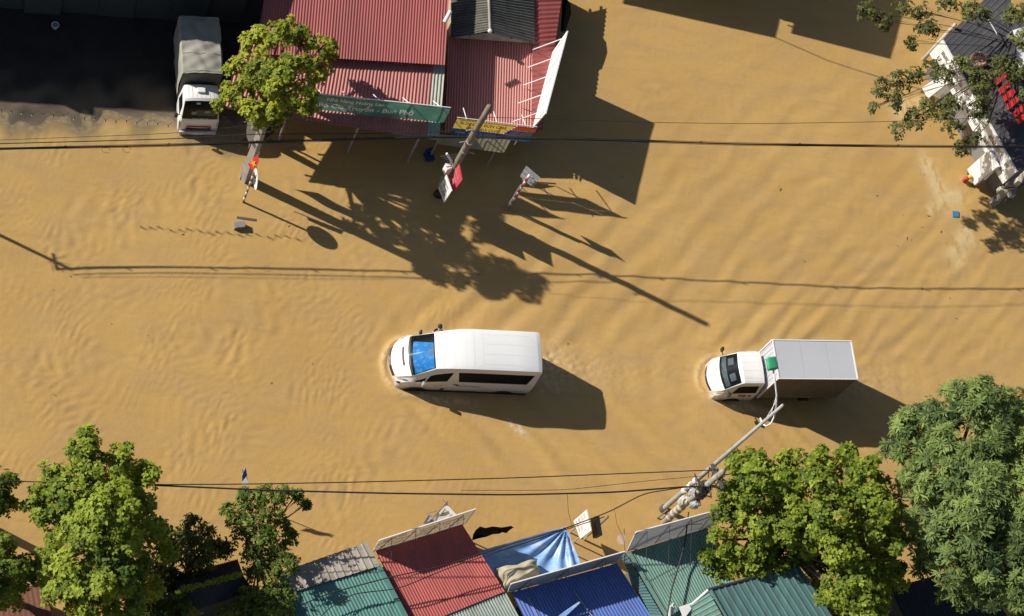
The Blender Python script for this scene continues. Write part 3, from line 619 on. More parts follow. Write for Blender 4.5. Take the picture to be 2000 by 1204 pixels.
t = thing('shop', 'shop with grey green corrugated roof between blue roof and leafy tree', 'building', P(1320, 1130))
A, B_, C_, D_ = P(1224, 1080, 2.72), P(1380, 1033, 2.72), P(1470, 1225, 2.65), P(1318, 1240, 2.65)
roof(t, A, B_, C_, D_, 6, 5, 0.018, M['green_tin'], seed=16)
E1, E2, E3, E4 = P(1212, 1084, 2.3), P(1223, 1079, 2.70), P(1317, 1240, 2.63), P(1290, 1236, 2.1)
roof(t, E4, E1, E2, E3, 14, 2, 0.02, M['teal_tin2'], name='side_cladding', prof='rib', seed=17)
MB().panel(A + V((-.03, 0, .085)), A + V((.14, .02, .085)), D_ + V((.14, 0, .085)), D_ + V((-.03, 0, .085)), 0.02).build('edge_flashing', M['green_tin'], t)
walls(t, [A + V((.25, -.4, 0)), B_ + V((-.2, -.4, 0)), C_, D_ + V((.3, 0, 0))], 2.25, M['wall_grey'], inset=0.05)
for x, y in ((1309, 1184), (1315, 1180)):
    MB().tube([P(x - 1, y + 20, 2.75), P(x, y, 3.0)], 0.06, 8).build('vent_pipe', M['white_board'], t)
MB().panel(P(1326, 1186, 2.95), P(1345, 1180, 2.95), P(1350, 1190, 2.95), P(1335, 1210, 2.95), 0.03).build('loose_board', M['white_board'], t)

t = thing('shop', 'shop with dark teal ribbed roof at the bottom, right of grey green roof', 'building', P(1500, 1180))
A, B_, C_, D_ = P(1386, 1153, 3.2), P(1559, 1105, 3.2), P(1680, 1290, 3.1), P(1470, 1300, 3.1)
roof(t, A, B_, C_, D_, 7, 2, 0.035, M['teal_tin2'], prof='rib', seed=18)
MB().tube([A + V((-.05, 0, .06)), B_ + V((.05, 0, .06))], 0.06, 8).build('ridge_cap', M['black_roof'], t)
MB().tube([A + V((.02, 0, .07)), D_ + V((.02, 0, .07))], 0.06, 8).build('edge_cap', M['teal_tin2'], t)
roof(t, P(1328, 1190, 2.95), P(1383, 1156, 3.30), P(1468, 1300, 3.65), P(1400, 1310, 3.3), 3, 5, 0.02, M['teal_tin2'], name='side_slope', prof='rib', seed=19) if False else roof(t, P(1400, 1310, 2.75), P(1328, 1190, 2.8), P(1383, 1155, 3.16), P(1466, 1300, 3.06), 8, 2, 0.02, M['green_tin'], name='side_slope', prof='rib', seed=19)
MB().tube([P(1322, 1190, 2.8), P(1352, 1180, 2.95), P(1383, 1153, 3.21)], 0.05, 8).build('edge_trim', M['white_board'], t)
walls(t, [A + V((.1, -.2, 0)), B_ + V((-.2, -.3, 0)), C_, D_], 3.0, M['wall_grey'], inset=0.06)

t = thing('shed', 'shaded shed with near black tiled roof among trees, bottom left', 'shed', P(410, 1150))
A, B_, C_, D_ = P(336, 1128, 2.2), P(464, 1094, 2.2), P(474, 1123, 2.75), P(346, 1157, 2.75)
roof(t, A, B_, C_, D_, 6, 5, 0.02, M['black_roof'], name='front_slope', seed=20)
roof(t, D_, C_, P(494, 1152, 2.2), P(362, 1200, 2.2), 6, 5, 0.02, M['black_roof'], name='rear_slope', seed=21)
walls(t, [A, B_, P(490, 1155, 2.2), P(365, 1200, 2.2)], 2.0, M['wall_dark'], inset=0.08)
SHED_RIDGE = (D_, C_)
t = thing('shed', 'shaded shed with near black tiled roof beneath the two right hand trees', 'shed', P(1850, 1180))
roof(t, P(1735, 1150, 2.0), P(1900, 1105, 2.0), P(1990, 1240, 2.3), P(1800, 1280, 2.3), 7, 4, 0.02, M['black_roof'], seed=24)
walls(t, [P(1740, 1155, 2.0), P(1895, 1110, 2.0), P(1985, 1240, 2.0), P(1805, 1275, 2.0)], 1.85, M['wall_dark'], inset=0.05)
t = thing('lean_to', 'small reddish brown lean to roof at the lower left corner', 'shed', P(30, 1180))
roof(t, P(-60, 1172, 1.3), P(88, 1140, 1.3), P(110, 1250, 1.7), P(-50, 1270, 1.7), 5, 3, 0.006, M['clay'], seed=22)
walls(t, [P(-50, 1180, 1.3), P(80, 1150, 1.3), P(100, 1245, 1.3), P(-40, 1265, 1.3)], 1.15, M['wall_grey'], inset=0.04)
MB().prism([P(-60, 1166, 1.2), P(86, 1134, 1.2), P(88, 1140, 1.2), P(-58, 1172, 1.2)], (0, 0, 0.12)).build('gutter', M['pale_concrete'], t)

# ---- shop at the right edge
t = thing('corner_shop', 'shop with flat dark grey roof and white lettered fascia, right edge', 'building', P(1960, 180))
S1, S2 = P(1842, 79, 2.75), P(1987, 336, 2.75)
S3, S4 = P(2130, 260, 3.3), P(1952, -30, 3.3)
mb = MB()
roof(t, S2, S1, S4, S3, 10, 3, 0.012, M['dark_roof'], prof='rib', seed=23)
walls(t, [S1 + V((.35, 0, 0)), S2 + V((.35, .2, 0)), S3, S4], 2.5, M['wall_grey'], inset=0.04)
dn = V((0, 0, -1.15))
fdir = (S2 - S1).normalized(); fout = V((fdir.y, -fdir.x, 0)).normalized()
if fout.x > 0: fout = -fout
FO = fout*0.10
fas = MB().prism([S1 + FO + dn, S2 + FO + dn, S2 + FO + V((0, 0, .06)), S1 + FO + V((0, 0, .06))], -fout*0.09).build('fascia', M['white_board'], t)
fr = (S2 - S1).normalized(); flen = (S2 - S1).length
for k, (zz, hh) in enumerate(((-0.42, 0.2), (-0.83, 0.2))):
    for j in range(3):
        scribble(fas, S1 + FO + fr*(flen*(0.06 + 0.31*j)) + V((0, 0, zz)), fr, (0, 0, 1), flen*0.27, hh*1.15, M['dark_ink'], 13, off=0.014, seed=70 + k*5 + j)
# red upright boards on its roof
for i, (x, y) in enumerate(((1941, 158), (1948, 176), (1957, 190), (1964, 206), (1977, 221), (1984, 234))):
    p = P(x, y, 3.0); q = p + fr*0.26
    rb = MB().panel(p + V((0, 0, 0)), q, q + V((0.04, 0, 0.85)), p + V((0.04, 0, 0.85)), 0.05).build('red_roof_board', M['red'])
    tag(rb, ('red upright board on dark roof, farthest up the row', 'red upright board, second from the upper end of the roof row', 'red upright board, third from the upper end of the roof row', 'red upright board, third from the lower end of the roof row', 'red upright board, second from the lower end of the roof row', 'red upright board on dark roof, nearest the overhead cable')[i], 'board', 'red boards standing on the dark roof')
c = P(1912, 116, 3.15); ax_ = V((-0.5, -0.35, 0.8)).normalized()
u_ = ax_.cross(V((0, 0, 1))).normalized(); w2 = u_.cross(ax_)
t2 = thing('round_fan', 'round rusty fan housing standing on the dark roof', 'fan', c)
ring = [c + (u_*math.cos(a) + w2*math.sin(a))*0.33 for a in [2*math.pi*i/20 for i in range(21)]]
MB().tube(ring, 0.05, 6).build('rim', M['pink'], t2, smooth=True)
MB().prism([c + (u_*math.cos(a) + w2*math.sin(a))*0.31 - ax_*0.05 for a in [2*math.pi*i/20 for i in range(20)]], ax_*0.03).build('disc', M['orange_brown'], t2)
for i in range(6):
    a = math.pi*i/6; d_ = u_*math.cos(a) + w2*math.sin(a); MB().tube([c - d_*0.31, c + d_*0.31], 0.012, 5).build('spoke', M['pale_concrete'], t2)
MB().tube([c - w2*0.3, c - w2*0.3 - V((0, 0, .35))], 0.04, 6).build('stand', M['dark_steel'], t2)
tag(MB().tube([P(1922, 24, 3.9), P(1948, 68, 3.6)], 0.03, 6).build('metal_bar', M['white_board']), 'thin white metal bar lying on the dark grey roof', 'bar')
p = P(1803, 117)
tag(MB().tube([V((p.x, p.y, -1.2)), p + V((0, 0, 3.15))], [0.1, 0.085], 10).build('timber_post', M['pale_concrete'], smooth=True), 'pale bare post standing at the left corner of dark roofed shop', 'post')
def west_box(name, lab, cat, corners, z0, z1, th, m, group=None):
    """upright sign box: corners in picture order foot-near, foot-far, top-far, top-near"""
    a, b2, c2, d2 = P(*corners[0], z0), P(*corners[1], z0), P(*corners[2], z1), P(*corners[3], z1)
    t = thing(name, lab, cat, V((a.x, a.y, 0)))
    MB().panel(a, b2, c2, d2, th).build('panel', m, t, bevel=0.01)
    nn = (b2 - a).cross(d2 - a).normalized()
    for k in (0.15, 0.85):
        q = lerp(a, b2, k) - nn*th*0.5; MB().tube([V((q.x, q.y, -1.0)), V((q.x, q.y, z0 + .002))], 0.03, 6).build('leg', M['dark_steel'], t)
    return t, (a, b2, c2, d2)
west_box('standing_sign', 'blank white upright sign box in water below end of white fascia', 'sign', ((1889, 331), (1903, 362), (1947, 327), (1931, 293)), 0.25, 2.15, 0.18, M['white_board'])
west_box('standing_sign', 'blank white upright sign box half hidden by leaves near fascia top', 'sign', ((1800, 172), (1812, 193), (1855, 160), (1845, 142)), 0.25, 2.15, 0.15, M['white_board'])
mb = MB().quad(P(1925, -30, 0.25), P(1962, -30, 0.25), P(1975, 62, 0.25), P(1945, 40, 0.25)).build('path', M['pale_concrete']); struct(mb)
t = thing('tarpaulin', 'pale tarpaulin awning showing through leaves at the right edge', 'tarpaulin', P(2000, 110))
mb = MB(); q = (P(1978, 60, 3.8), P(2040, 40, 3.8), P(2060, 150, 3.7), P(1992, 140, 3.7))
mb.grid(lambda s, u: lerp(lerp(q[0], q[1], s), lerp(q[3], q[2], s), u) + V((0, 0, .06*math.sin(9*s + 5*u))), 10, 10)
mb.build('sheet', M['white_board'], t, smooth=True, fix=False)
for k in q: MB().tube([V((k.x, k.y, -1)), k], 0.03, 6).build('post', M['steel'], t)

# ================================================================= SIGNS AND BANNERS
# green restaurant banner
a, b2 = P(604, 213, 2.60), P(866, 240, 2.60); up = V((0, 0, 1.0))
t = thing('restaurant_banner', 'long faded green restaurant banner with white lettering above red awning', 'banner', V((a.x, a.y, 0)))
mb = MB(); TT = V((0.0, 0.0, 1.2))
rr = (b2 - a).normalized(); bl = (b2 - a).length
sheet = print_sheet(t, lambda x, y: a + rr*x + TT*(y/1.2) + V((0, -0.03*math.sin(7*x/bl)*math.sin(2.6*y), 0.02*math.sin(11*x/bl))), bl, 1.2,
    [('Nhà Hàng Hoàng Lan', bl*.10, .80, .23, bl*.42), ('Bò Gia Truyền - Bún Phở', bl*.055, .28, .34, bl*.70)], M['green_banner'], M['white_ink'])
MB().tube([a + TT + V((0, .02, .02)), b2 + TT + V((0, .02, .02))], 0.03, 6).build('rail', M['white_board'], t)
for s_ in (0.06, 0.25, 0.48, 0.70, 0.93):
    p = lerp(a, b2, s_) + V((0, .04, 0)); MB().tube([p + TT*0.95, p + V((-.12, .75, .28))], 0.022, 6).build('strut', M['white_board'], t)
    MB().tube([p + V((0, .02, -.3)), p + TT], 0.02, 6).build('upright', M['steel'], t)
# yellow noodle sign
a, b2 = P(879, 258, 1.98), P(1033, 276, 1.98); TT = V((0, 0.02, 1.18)); rr = (b2 - a).normalized(); bl = (b2 - a).length
t = thing('noodle_sign', 'yellow, red and blue noodle signboard behind the leaning wooden pole', 'sign', V((a.x, a.y, 0)))
nn = rr.cross(V((0, 0, 1)))
def on(u, v, off): return a + rr*(bl*u) + TT*v + nn*off
MB().quad(on(0, 0, .05), on(1, 0, .05), on(1, .35, .05), on(0, .35, .05)).build('blue_field', M['sign_blue'], t, fix=False)
MB().quad(on(.645, .36, .05), on(1, .36, .05), on(1, .65, .05), on(.69, .65, .05)).build('blue_field', M['sign_blue'], t, fix=False)
ye = MB().quad(on(0, .36, .05), on(.63, .36, .05), on(.75, 1, .05), on(0, 1, .05)).build('yellow_field', M['yellow'], t, fix=False)
re_ = MB().quad(on(.70, .66, .052), on(1, .66, .052), on(1, 1, .052), on(.765, 1, .052)).build('red_field', M['sign_red'], t, fix=False)
MB().quad(on(.68, .24, .07), on(.82, .24, .07), on(.82, .62, .07), on(.71, .62, .07)).build('food_picture', M['flex_grey'], t, fix=False)
MB().quad(on(.84, .24, .07), on(.98, .24, .07), on(.98, .62, .07), on(.84, .62, .07)).build('food_picture', M['flex_grey'], t, fix=False)
letters(ye, 'BÚN CÁ - BÚN CHẢ', on(.06, .70, .066), rr, TT, 0.22, M['red_ink'], width=bl*0.58)
letters(ye, 'BÁNH ĐA CUA', on(.16, .42, .066), rr, TT, 0.20, M['red_ink'], width=bl*0.40)
letters(re_, 'ĐẶC SẢN', on(.77, .73, .068), rr, TT, 0.18, M['yellow_ink'], width=bl*0.19)
scribble(t, on(.05, .1, .056), rr, TT, bl*0.28, 0.14, M['white_ink'], 10, seed=5); scribble(t, on(.36, .1, .056), rr, TT, bl*0.24, 0.14, M['white_ink'], 9, seed=6); scribble(t, on(.66, .05, .056), rr, TT, bl*0.30, 0.10, M['white_ink'], 12, seed=8)
MB().tube([on(0, 1.01, 0), on(1, 1.01, 0)], 0.025, 6).build('rail', M['white_board'], t)
for s_ in (0.12, 0.5, 0.86):
    MB().tube([on(s_, .95, -.04), on(s_, .55, -.8)], 0.02, 6).build('strut', M['white_board'], t)
    MB().tube([on(s_, -.42, -.045), on(s_, .9, -.045)], 0.02, 6).build('upright', M['steel'], t)
# white side board
a, b2, c2, d2 = P(1043, 246, 1.9), P(1085, 94, 1.9), P(1110, 61, 3.18), P(1067, 223, 3.18)
t = thing('side_signboard', 'long white leaning signboard braced off the red side roof', 'sign', V((a.x, a.y, 0)))
MB().panel(a - V((0, 0, .75)), b2 - V((0, 0, .75)), c2, d2, 0.05).build('board', M['white_board'], t)
for k in range(5):
    s_ = 0.06 + k*0.22; p = lerp(lerp(a, d2, .88), lerp(b2, c2, .88), s_)
    MB().tube([p + V((-.02, 0, .02)), V((p.x - 1.05, p.y + 0.02, 1.72))], 0.022, 6).build('strut', M['white_board'], t)
    e0 = lerp(a, b2, s_); e1 = lerp(d2, c2, s_); MB().tube([e0 + V((-.04, 0, -.05)), e1 + V((-.04, 0, 0))], 0.012, 5).build('rib', M['white_board'], t)

# billboards on the bottom shops
def billboard(lab, cs, z0, z1, m, nstrut, reach, lines=0, post=0.0):
    a, b2, c2, d2 = P(*cs[0], z0), P(*cs[1], z0), P(*cs[2], z1), P(*cs[3], z1)
    t = thing('billboard', lab, 'billboard', V((a.x, a.y, 0)))
    nn = (b2 - a).cross(d2 - a).normalized()                       # faces the camera side (back of the board)
    bd = MB().quad(a, b2, c2, d2).build('board', m, t, fix=False)
    MB().tube([d2 + V((0, 0, .02)), c2 + V((0, 0, .02))], 0.028, 6).build('frame_rail', M['white_board'], t)
    MB().tube([a - V((0, 0, .03)), b2 - V((0, 0, .03))], 0.026, 6).build('frame_rail', M['steel'], t)
    MB().tube([a, d2], 0.022, 6).build('frame_rail', M['white_board'], t)
    MB().tube([b2, c2], 0.022, 6).build('frame_rail', M['white_board'], t)
    for i in range(nstrut):
        s_ = (i + 0.5)/nstrut; e0 = lerp(a, b2, s_) + nn*.02; e1 = lerp(d2, c2, s_) + nn*.02
        MB().tube([lerp(a, b2, s_ - .07) + nn*.03, lerp(e0, e1, .93) + nn*.02], 0.013, 5).build('brace', M['dark_steel'], t)
        f = e0 + V((0.25, -reach, 0.0)); f.z = z0 - 0.04
        MB().tube([lerp(e0, e1, .93) + nn*.03, f], 0.009, 5).build('stay', M['dark_steel'], t)
    for i in range(3): q = lerp(a, b2, .12 + .38*i); MB().tube([q + V((0, 0, -.5)), q - V((0, 0, .04))], 0.025, 6).build('upright', M['dark_steel'], t)
    up = (d2 - a).normalized(); rr = (b2 - a).normalized(); L = (b2 - a).length; Hh_ = (d2 - a).length
    for k in range(lines):
        for j in range(3):
            scribble(bd, a + rr*L*(0.06 + .3*j + .05*(k % 2)) + up*Hh_*(0.16 + 0.27*k), rr, up, L*0.25, Hh_*0.17, M['faded_ink'] if k else M['grey_ink'], 9, seed=30 + k*7 + j, off=0.008)
    return t
billboard('beige billboard with faded lettering along the front of the red roof', ((729, 1076), (910, 1021), (929, 995), (741, 1056)), 2.52, 3.62, M['old_banner'], 4, 1.2, lines=3)
billboard('low grey billboard along the front of the blue roof', ((992, 1157), (1205, 1097), (1220, 1078), (998, 1141)), 2.2, 3.45, M['grey_board'], 3, 0.5)
billboard('tall grey billboard leaning over the front of the grey green roof', ((1225, 1076), (1398, 1026), (1416, 993), (1242, 1040)), 2.8, 4.0, M['flex_grey'], 4, 1.3)

def board_on_post(name, lab, cat, cs, z0, z1, m, th=0.04, post=None, marks=None, ink='grey_ink'):
    """cs: near-foot, far-foot, far-top, near-top corners in the picture"""
    a, b2, c2, d2 = P(*cs[0], z0), P(*cs[1], z0), P(*cs[2], z1), P(*cs[3], z1)
    t = thing(name, lab, cat, V(((a.x + b2.x)/2, (a.y + b2.y)/2, 0)))
    bd = MB().panel(a, b2, c2, d2, th).build('board', m, t)
    nn = (b2 - a).cross(d2 - a).normalized(); mid = (a + b2)/2
    if post:
        for k in post:
            q = lerp(a, b2, k) - nn*(th + .03); MB().tube([V((q.x, q.y, -1.2)), V((q.x, q.y, z1 - .1))], 0.028, 7).build('post', M['steel'], t)
    up = (d2 - a).normalized(); rr = (b2 - a).normalized(); L = (b2 - a).length; H = (d2 - a).length
    if marks:
        for k, (y, h, x0, ww, n_) in enumerate(marks): scribble(bd, a + rr*L*x0 + up*H*y, rr, up, L*ww, H*h, M[ink], n_, seed=int(90 + k + z0*10), off=0.01)
    return t
board_on_post('hanging_board', 'red board hanging on the leaning wooden pole', 'sign', ((878, 345), (884.5, 376), (902, 352), (895, 316)), 1.75, 3.05, M['board_red'], marks=((.62, .1, .12, .7, 7), (.42, .1, .12, .7, 7), (.22, .1, .2, .5, 5)), ink='pink_ink')
board_on_post('hanging_board', 'white picture board in front of the red board by the leaning pole', 'sign', ((856.5, 368), (867, 396), (882, 373), (871, 342)), 1.35, 2.45, M['white_board'], marks=((.7, .12, .12, .7, 6), (.5, .12, .2, .6, 5), (.12, .24, .1, .75, 4)))
board_on_post('signboard', 'white lettered board on a post beside blue tarpaulin', 'sign', ((1120, 1018), (1133, 1053), (1154, 1037), (1145, 996)), 0.9, 2.35, M['white_board'], post=(.3, .85), marks=((.72, .1, .1, .75, 7), (.52, .14, .1, .8, 6), (.3, .14, .1, .8, 6), (.12, .08, .1, .6, 6)), ink='pink_ink')
board_on_post('light_box', 'dark framed light box beside the white lettered board', 'sign', ((1153, 1014), (1158, 1052), (1169, 1046), (1163, 1008)), 1.55, 2.15, M['black'], th=0.16, post=(.5,))
board_on_post('signboard', 'white lettered board standing behind the beige billboard', 'sign', ((848, 1012), (868, 1030), (890, 1007), (871, 986)), 1.0, 2.3, M['white_board'], post=(.2, .8), marks=((.75, .06, .1, .6, 7), (.5, .06, .1, .7, 7)), ink='pink_ink')
board_on_post('signboard', 'small grey picture board left of the white board behind billboard', 'sign', ((826, 1022), (846, 1031), (851, 1018), (838, 1004)), 1.0, 1.7, M['grey_board'], post=(.4,), marks=((.5, .2, .1, .7, 4),))
t = thing('bamboo_frame', 'bamboo poles propping the white board behind the beige billboard', 'frame', P(845, 1013))
MB().tube([P(842, 1016, .3), P(874, 980, 2.6)], 0.03, 6).build('pole', M['old_wood'], t); MB().tube([P(834, 1003, 1.2), P(852, 998, 1.6)], 0.02, 6).build('pole', M['old_wood'], t); MB().tube([P(864, 975, 2.4), P(874, 986, 2.4)], 0.02, 6).build('pole', M['old_wood'], t)
tag(MB().tube([P(1172, 1024, 1.2), P(1188, 1009, 1.8)], 0.05, 7).build('wooden_stake', M['old_wood']), 'short dark wooden stake sticking up right of the light box', 'stake')

# striped posts: rectangular road sign (seen from behind) and round one
def striped(t, p0, p1, r, n_, m1, m2):
    for i in range(n_):
        MB().tube([lerp(p0, p1, i/n_), lerp(p0, p1, (i+1)/n_)], r, 9).build('band', m1 if i % 2 else m2, t, smooth=True)
t = thing('road_sign', 'grey back of rectangular road sign on red and white striped post', 'road sign', P(992, 405))
p0, p1 = P(992, 405, 0), P(1034, 343, 2.85); MB().tube([p0 - V((0, 0, 1.2)), p0], 0.05, 9).build('post_foot', M['steel'], t)
striped(t, p0, p1, 0.058, 12, M['white_board'], M['red'])
a, b2, c2, d2 = P(1014, 347, 2.1), P(1040, 370, 2.1), P(1053, 350, 2.97), P(1026, 327, 2.97)
sp = MB().panel(d2 + V((.03, .06, 0)), a + V((.03, .06, 0)), b2 + V((.03, .06, 0)), c2 + V((.03, .06, 0)), 0.02).build('plate', M['grey_board'], t)
for k in (0.3, 0.7): MB().tube([lerp(a, d2, k) + V((.01, .02, 0)), lerp(b2, c2, k) + V((.01, .02, 0))], 0.02, 6).build('bracket', M['steel'], sp)
tag(MB().tube([P(989, 408, -.8), P(989, 408, 0), P(1017, 362, 2.05)], 0.03, 7).build('thin_post', M['steel']), 'thin bare grey post leaning beside the striped post of the rectangular sign', 'post')
t = thing('round_road_sign', 'white back of round road sign on brown and white striped post', 'road sign', P(475, 395))
p0, p1 = P(475, 395, 0), P(496, 338, 2.35); MB().tube([p0 - V((0, 0, 1.2)), p0], 0.04, 9).build('post_foot', M['steel'], t)
striped(t, p0, p1, 0.045, 11, M['white_board'], M['orange_brown'])
c = P(497, 350, 1.98); du = V((0.14, -1, 0)).normalized(); nn = du.cross(V((0, 0, 1)))
MB().prism([c + (du*math.cos(x_) + V((0, 0, 1))*math.sin(x_))*0.42 + V((.06, 0, 0)) for x_ in [2*math.pi*i/28 for i in range(28)]], nn*0.02).build('plate', M['white_board'], t)
MB().box(c + V((0.0, 0, 0.08)), (0.09, 0.3, 0.05)).build('bracket', M['dark_steel'], t); MB().box(c + V((0.0, 0, -0.14)), (0.09, 0.3, 0.05)).build('bracket', M['dark_steel'], t)

# flags
def flag(lab, cs, m, staff, fname='flag', wave=0.05):
    t = thing(fname, lab, 'flag', V((staff[0].x, staff[0].y, 0)))
    q = [P(*c_) for c_ in cs]; nn = (q[1] - q[0]).cross(q[3] - q[0]).normalized()
    MBx = MB().grid(lambda s, u: lerp(lerp(q[0], q[1], s), lerp(q[3], q[2], s), u) + nn*wave*math.sin(6*s + 3*u)*s, 12, 10)
    cl = MBx.build('cloth', m, t, smooth=True, fix=False)
    MB().tube(staff, 0.018, 6).build('staff', M['steel'], t)
    return t, cl, q, nn
t, cl, q, nn = flag('red flag with yellow star hung on the concrete pole under the tree', ((484, 321, 1.75), (503, 301, 2.6), (506, 317, 2.45), (493, 335, 1.65)), M['red'], [P(497, 345, 1.2), P(507, 296, 2.8)], wave=0.02)
cc = sum(q, V())/4; uu = (q[1] - q[0]).normalized(); vv = (q[3] - q[0]); vv = (vv - uu*vv.dot(uu)).normalized()
if nn.dot(CAM - cc) < 0: nn = -nn
MB().prism([cc + (uu*math.cos(x_) + vv*math.sin(x_))*(0.2 if i % 2 == 0 else 0.08) + nn*0.05 for i, x_ in enumerate([2*math.pi*k/10 for k in range(10)])], nn*-0.006).build('star', M['yellow_ink'], cl)
t, cl, q, nn = flag('white flag with blue upper corner standing above the small tree', ((473, 952, 1.6), (472, 930, 2.15), (479, 912, 2.5), (486, 947, 1.6)), M['flag_white'], [P(486, 985, 0), P(473.5, 916, 2.5)], wave=0.02)
qa = [lerp(q[1], q[0], .0), lerp(q[1], q[0], .45), lerp(q[2], q[3], .45), q[2]]
MB().prism([p_ + (nn if nn.dot(CAM - q[0]) > 0 else -nn)*0.03 for p_ in qa], V((0, 0, .004))).build('blue_field', M['cobalt'], cl)
flag('small pale pink flag on thin staff before the tall grey billboard', ((1220, 1045, 3.2), (1206, 1047, 2.3), (1208, 1062, 1.9), (1220, 1064, 2.7)), M['pink'], [P(1220, 1078, 2.1), P(1219, 1031, 3.3)])

# blue tarpaulin, cloth, rag
q = (P(936, 1077, 1.95), P(1105, 1029, 2.15), P(1134, 1101, 2.0), P(962, 1150, 1.9))
t = thing('blue_tarpaulin', 'wrinkled blue tarpaulin stretched between red roof and grey billboard', 'tarpaulin', V((q[0].x, q[0].y, 0)))
knot = P(1104, 1032, 2.1)
def tarp(s, u):
    p = lerp(lerp(q[0], q[1], s), lerp(q[3], q[2], s), u); dv = p - knot; an = math.atan2(dv.y, dv.x); ds = math.hypot(dv.x, dv.y)
    return p + V((0, 0, 0.075*math.sin(an*17 + 0.6*math.sin(an*5))*math.exp(-((ds - .9)/1.5)**2) + 0.02*math.sin(9*s + 6*u) - 0.25*math.sin(math.pi*s)*math.sin(math.pi*u)))
MB().grid(tarp, 70, 40).build('sheet', M['tarp'], t, smooth=True, fix=False)
for k in q: MB().tube([V((k.x, k.y, -1.2)), k], 0.025, 6).build('post', M['steel'], t)
MB().tube([q[1], q[2]], 0.02, 6).build('edge_rope', M['pink'], t)
q2 = (P(972, 1108, 2.35), P(1050, 1090, 2.35), P(1060, 1122, 2.35), P(986, 1154, 2.35))
def cloth(s, u):
    p = lerp(lerp(q2[0], q2[1], s), lerp(q2[3], q2[2], s), u); e = max(abs(2*s - 1), abs(2*u - 1))
    return p + V((0.04*math.sin(13*u), 0.04*math.sin(11*s), 0.35*(1 - e**4) - 0.35*smooth1(.8, 1, e) + 0.02*math.sin(20*s) + .015*math.sin(17*u + 3*s)))
def smooth1(a_, b_, x): x = min(1, max(0, (x - a_)/(b_ - a_))); return x*x*(3 - 2*x)
tag(MB().grid(cloth, 30, 20).build('draped_cloth', M['cloth'], smooth=True, fix=False), 'beige cloth draped in a heap over the edge of blue tarpaulin', 'cloth')
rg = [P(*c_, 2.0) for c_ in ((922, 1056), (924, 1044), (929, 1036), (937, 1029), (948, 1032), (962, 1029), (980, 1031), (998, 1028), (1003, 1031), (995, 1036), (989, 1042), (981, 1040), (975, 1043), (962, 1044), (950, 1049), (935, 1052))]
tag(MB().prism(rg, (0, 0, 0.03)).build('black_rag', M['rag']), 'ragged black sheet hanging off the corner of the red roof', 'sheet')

# ================================================================= POLES, LAMP, CABLES
# leaning wooden pole, top centre
p0, p1 = P(860, 380, 0), P(955, 208, 7.45)
t = thing('utility_pole', 'weathered wooden utility pole with clamps in front of yellow sign', 'pole', p0)
MB().tube([lerp(p0, p1, k) + V((random.uniform(-.02, .02), random.uniform(-.02, .02), 0)) for k in (-0.17, 0, .1, .2, .3, .4, .5, .6, .7, .8, .9, 1)], [.17, .17, .165, .16, .155, .15, .145, .14, .13, .125, .12, .11], 11).build('shaft', M['old_wood'], t, smooth=True)
for k, m_ in ((.22, 'white_board'), (.34, 'steel'), (.52, 'steel'), (.62, 'white_board'), (.75, 'dark_steel')):
    c = lerp(p0, p1, k); MB().tube([c - V((0, 0, .05)), c + V((0, 0, .05))], .175 - .06*k + .012, 11).build('clamp', M[m_], t)
    MB().tube([c, c + V((random.choice((-.4, .4)), -.12, .05))], 0.03, 6).build('bracket', M['steel'], t)
c = lerp(p0, p1, .30); MB().box(c + V((-.28, -.02, .0)), (.22, .28, .5), .3).build('meter_box', M['white_board'], t)
c = lerp(p0, p1, .17); MB().box(c + V((-.22, -.1, .05)), (.2, .26, .45), -.2).build('meter_box', M['steel'], t)
MB().tube([lerp(p0, p1, .36) + V((-.15, 0, 0)), lerp(p0, p1, .38) + V((-.55, .15, .35))], 0.05, 6).build('insulator', M['white_board'], t)
for i in range(5):
    b0 = lerp(p0, p1, .25 + .02*i); MB().tube([b0 + V((-.2, .05, 0)), b0 + V((-.3 - .1*i, .2, .35)), b0 + V((-.1, .15, .8))], 0.016, 5).build('cable_loop', M['cable'], t)
tag(MB().ball(P(858, 379, .12), (0.24, 0.2, 0.24), 12, 8).build('rubbish_bag', M['black'], smooth=True), 'black rubbish bag at the foot of the weathered wooden pole', 'bag')
# concrete pole under the tree
p0 = P(478, 349, 0); p1 = p0 + V((0.05, 0.05, 4.75))
t = thing('utility_pole', 'square concrete utility pole half hidden by the bright tree', 'pole', p0)
MB().tube([p0 - V((0, 0, 1.3)), p0, lerp(p0, p1, .5), p1], [.24, .235, .2, .17], 4).build('shaft', M['pole_grey'], t)
MB().tube([p0 + V((-.22, -.1, -1)), P(505, 262, 3.4)], [.06, .05], 8).build('conduit', M['concrete'], t)
for k in (.86, .96): c = lerp(p0, p1, k); MB().box(c, (.7, .1, .1)).build('crossarm', M['dark_steel'], t)
MB().tube([P(476, 345, .1), P(480, 326, .9), P(476, 318, .9)], 0.07, 6).build('green_bag', M['green_tin'], t)
a, b2, c2, d2 = P(485, 291, 1.35), P(498, 268, 1.9), P(503, 229, 3.5), P(481, 240, 3.3)
t = thing('hanging_banner', 'white hanging banner tied to the square concrete pole', 'banner', V((a.x, a.y, 0)))
MB().grid(lambda s, u: lerp(lerp(a, b2, s), lerp(d2, c2, s), u) + V((.03*math.sin(8*u), .03*math.sin(9*u + 2*s), 0)), 6, 14).build('cloth', M['white_board'], t, smooth=True, fix=False)
MB().tube([d2 + V((-.1, 0, 0)), c2 + V((.2, .05, .03))], 0.02, 6).build('rod', M['steel'], t)
MB().prism([P(489, 220, 3.7), P(494, 220, 3.7), P(494, 226, 3.6), P(489, 226, 3.6)], (0, .02, .02)).build('blue_mark', M['cobalt'], t)
